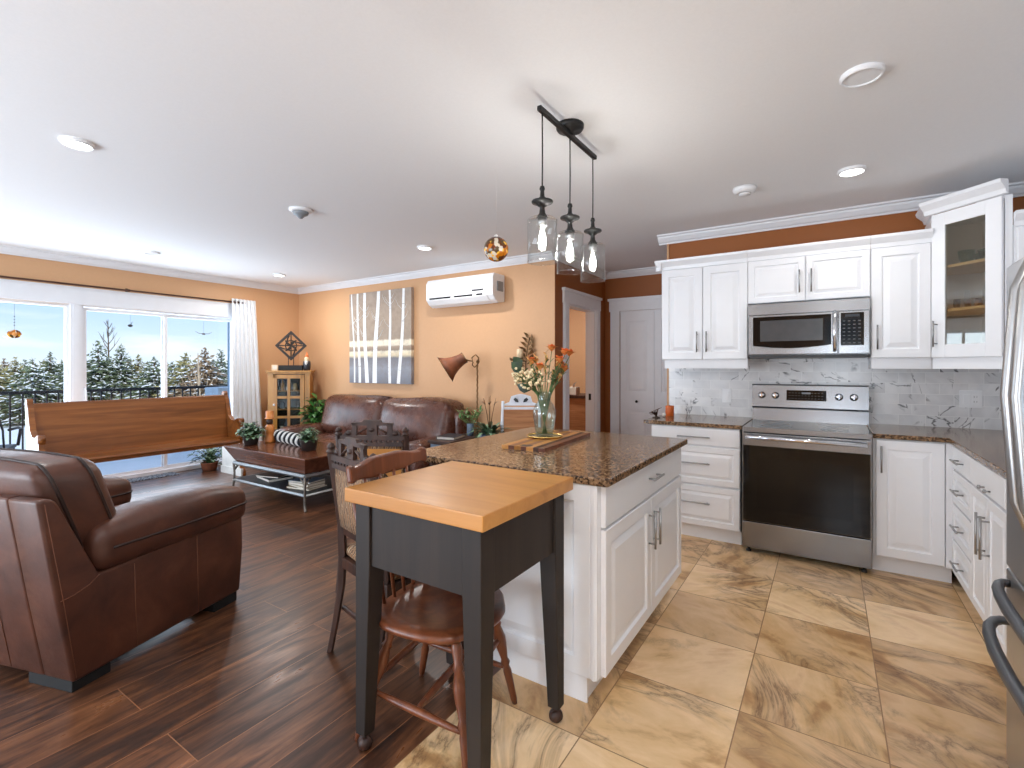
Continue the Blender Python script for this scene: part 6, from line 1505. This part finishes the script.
# ---- cutting board, ring, vase and flowers on the island
t = thing('cutting_board', 'striped hardwood cutting board under the vase on the island', 'cutting board', (-1.345, 2.47, CT), R(4))
m = MB(); st = [(-.125, -.085, 'block'), (-.085, -.05, 'windsor'), (-.05, -.012, 'honey'), (-.012, .02, 'windsor'), (.02, .06, 'block'), (.06, .09, 'carved'), (.09, .125, 'windsor')]
for k, (a, b, mt) in enumerate(st):
    m = MB(); e = .335; m.box(a, -e, 0, b, e, .019); m.obj('wood_strip', MAT[mt], t)
m = MB(); m.box(-.03, -.31, .0185, .03, -.27, .0195); m.obj('dark_inlay', MAT['bookdark'], t)
t = thing('brass_ring_tray', 'shallow gold rimmed ring tray under the glass vase', 'tray', (-1.40, 2.51, CT + .0195))
m = MB(); m.lathe([(.10, 0), (.105, .004), (.108, .012), (.102, .012), (.099, .004)], 36, cap=False); m.obj('rim', MAT['gold'] if 'gold' in MAT else plain('gold', (212, 176, 104), .25, 1.0), t); m = MB(); m.lathe([(.10, 0), (.10, .003), (.001, .003)], 36); m.obj('dish', MAT['booktan'], t)
VX, VY, VZ = -1.405, 2.515, CT + .023
t = thing('glass_vase', 'clear shouldered glass vase holding flowers on the cutting board', 'vase', (VX, VY, VZ))
m = MB(); pr = [(.045, 0), (.05, .004), (.058, .05), (.068, .12), (.069, .15), (.055, .185), (.036, .21), (.034, .225), (.044, .262)]
m.lathe(pr + [(r - .003, max(z, .008)) for r, z in reversed(pr)], 28, cap=False); m.lathe([(.045, 0), (.044, .008)], 28); m.obj('glass', MAT['vase_glass'], t)
m = MB(); m.lathe([(.046, .01), (.055, .05), (.062, .10), (.001, .1005)], 24); m.obj('water', thin_glass('water', (.93, .96, .94), .5), t)
m = MB(); m.tube([(.036 * math.cos(i * math.pi / 12), .036 * math.sin(i * math.pi / 12), .217) for i in range(25)], .003, 6); m.obj('neck_ring', MAT['vase_glass'], t)
def flower(label, lean, h, kind, seed):
    rnd = random.Random(seed); a, q = lean; e = Vector((q * math.cos(a), q * math.sin(a), h)); mid = Vector((e.x * .25, e.y * .25, .24))
    t = thing({'lily': 'orange_flower', 'spray': 'cream_flower_spray', 'bud': 'flower_bud_stem', 'leaf': 'leaf_stem'}[kind], label, 'flower', (VX, VY, VZ), 0, 'flowers in the glass vase')
    base = Vector((-e.x * .18 * .5, -e.y * .18 * .5, .014)); m = MB(); m.tube([base, mid * .5 + base * .5, mid, mid + (e - mid) * .55 + Vector((0, 0, .01)), e], [.0032, .003, .003, .0026, .002], 6)
    m.obj('stem', MAT['stem'], t); f = MB(); d0 = (e - mid).normalized()
    if kind == 'lily':
        for k in range(11):
            b = 2 * math.pi * k / 5.5; f.leaf(e, (math.cos(b) * (.75 if k < 6 else .35) + d0.x * .3, math.sin(b) * (.75 if k < 6 else .35) + d0.y * .3, .75), .054, .036, 0 if k < 6 else 1)
        f.obj('petals', [MAT['petal_orange'], MAT['petal_red']], t, recalc=False)
    elif kind == 'spray':
        for k in range(26):
            c = e + Vector((rnd.gauss(0, .028), rnd.gauss(0, .028), rnd.uniform(-.07, .03))); f.tube([mid + (e - mid) * .6, c], .0012, 4, 1); f.sphere(c, rnd.uniform(.006, .010), 7, 0)
        f.obj('blossoms', [MAT['petal_cream'], MAT['stem']], t)
    elif kind == 'bud':
        for k in range(9):
            u = .45 + .55 * k / 8; p = mid + (e - mid) * u; b = k * 2.4; f.leaf(p, (math.cos(b) * .7, math.sin(b) * .7, 1.0), .038, .02, 0)
        f.obj('buds', MAT['petal_peach'], t, recalc=False)
    else:
        f.leaf(e - d0 * .02, d0 + Vector((0, 0, -.15)), .085, .058, side=(.84, .54, 0)); f.obj('leaf', MAT['leafdark'], t, recalc=False)
    g = MB()
    for k in range(4): u = .3 + .15 * k; p = mid + (e - mid) * u; b = rnd.uniform(0, 6.28); g.leaf(p, (math.cos(b), math.sin(b), .8), .06, .014)
    g.obj('stem_leaves', MAT['stem'], t, recalc=False)
cr, cl = R(33), R(213)      # picture-right and picture-left as seen over the island
FL = [('deep orange bloom at the lower right of the vase', (cr, .115), .375, 'lily'), ('orange bloom at the top of the bouquet', (R(60), .05), .50, 'lily'), ('orange bloom at the upper right of the bouquet', (R(20), .12), .475, 'lily'), ('orange bloom right of the middle of the bouquet', (R(0), .10), .43, 'lily'), ('small orange bloom in the middle of the bouquet', (R(-90), .05), .39, 'lily'), ('peach orange bloom at the far right top', (R(45), .155), .47, 'lily'),
      ('cream blossom spray at the far left of the bouquet', (cl, .165), .37, 'spray'), ('cream blossom spray left of the vase neck', (R(225), .11), .35, 'spray'), ('cream spray low in front of the bouquet', (R(250), .08), .37, 'spray'), ('peach bud stem at the upper left', (R(200), .10), .46, 'bud'), ('peach bud stem left of the top bloom', (R(190), .06), .48, 'bud'), ('peach bud stem behind the top bloom', (R(110), .06), .49, 'bud'), ('pale bud stem at the right edge', (R(30), .14), .42, 'bud'), ('peach orange bloom left of the middle of the bouquet', (R(200), .07), .425, 'lily'), ('peach bloom between the two right blooms', (R(33), .095), .40, 'lily'), ('pale bud stem between the two right blooms', (R(50), .09), .45, 'bud'),
      ('broad dark leaf at the top left of the bouquet', (R(205), .145), .42, 'leaf'), ('second dark leaf reaching far left of the bouquet', (R(215), .15), .39, 'leaf'), ('broad green leaf hanging low at the left of the vase neck', (R(215), .10), .28, 'leaf')]
for k, (lab, lean, h, kind) in enumerate(FL): flower(lab, lean, h, kind, 90 + k)
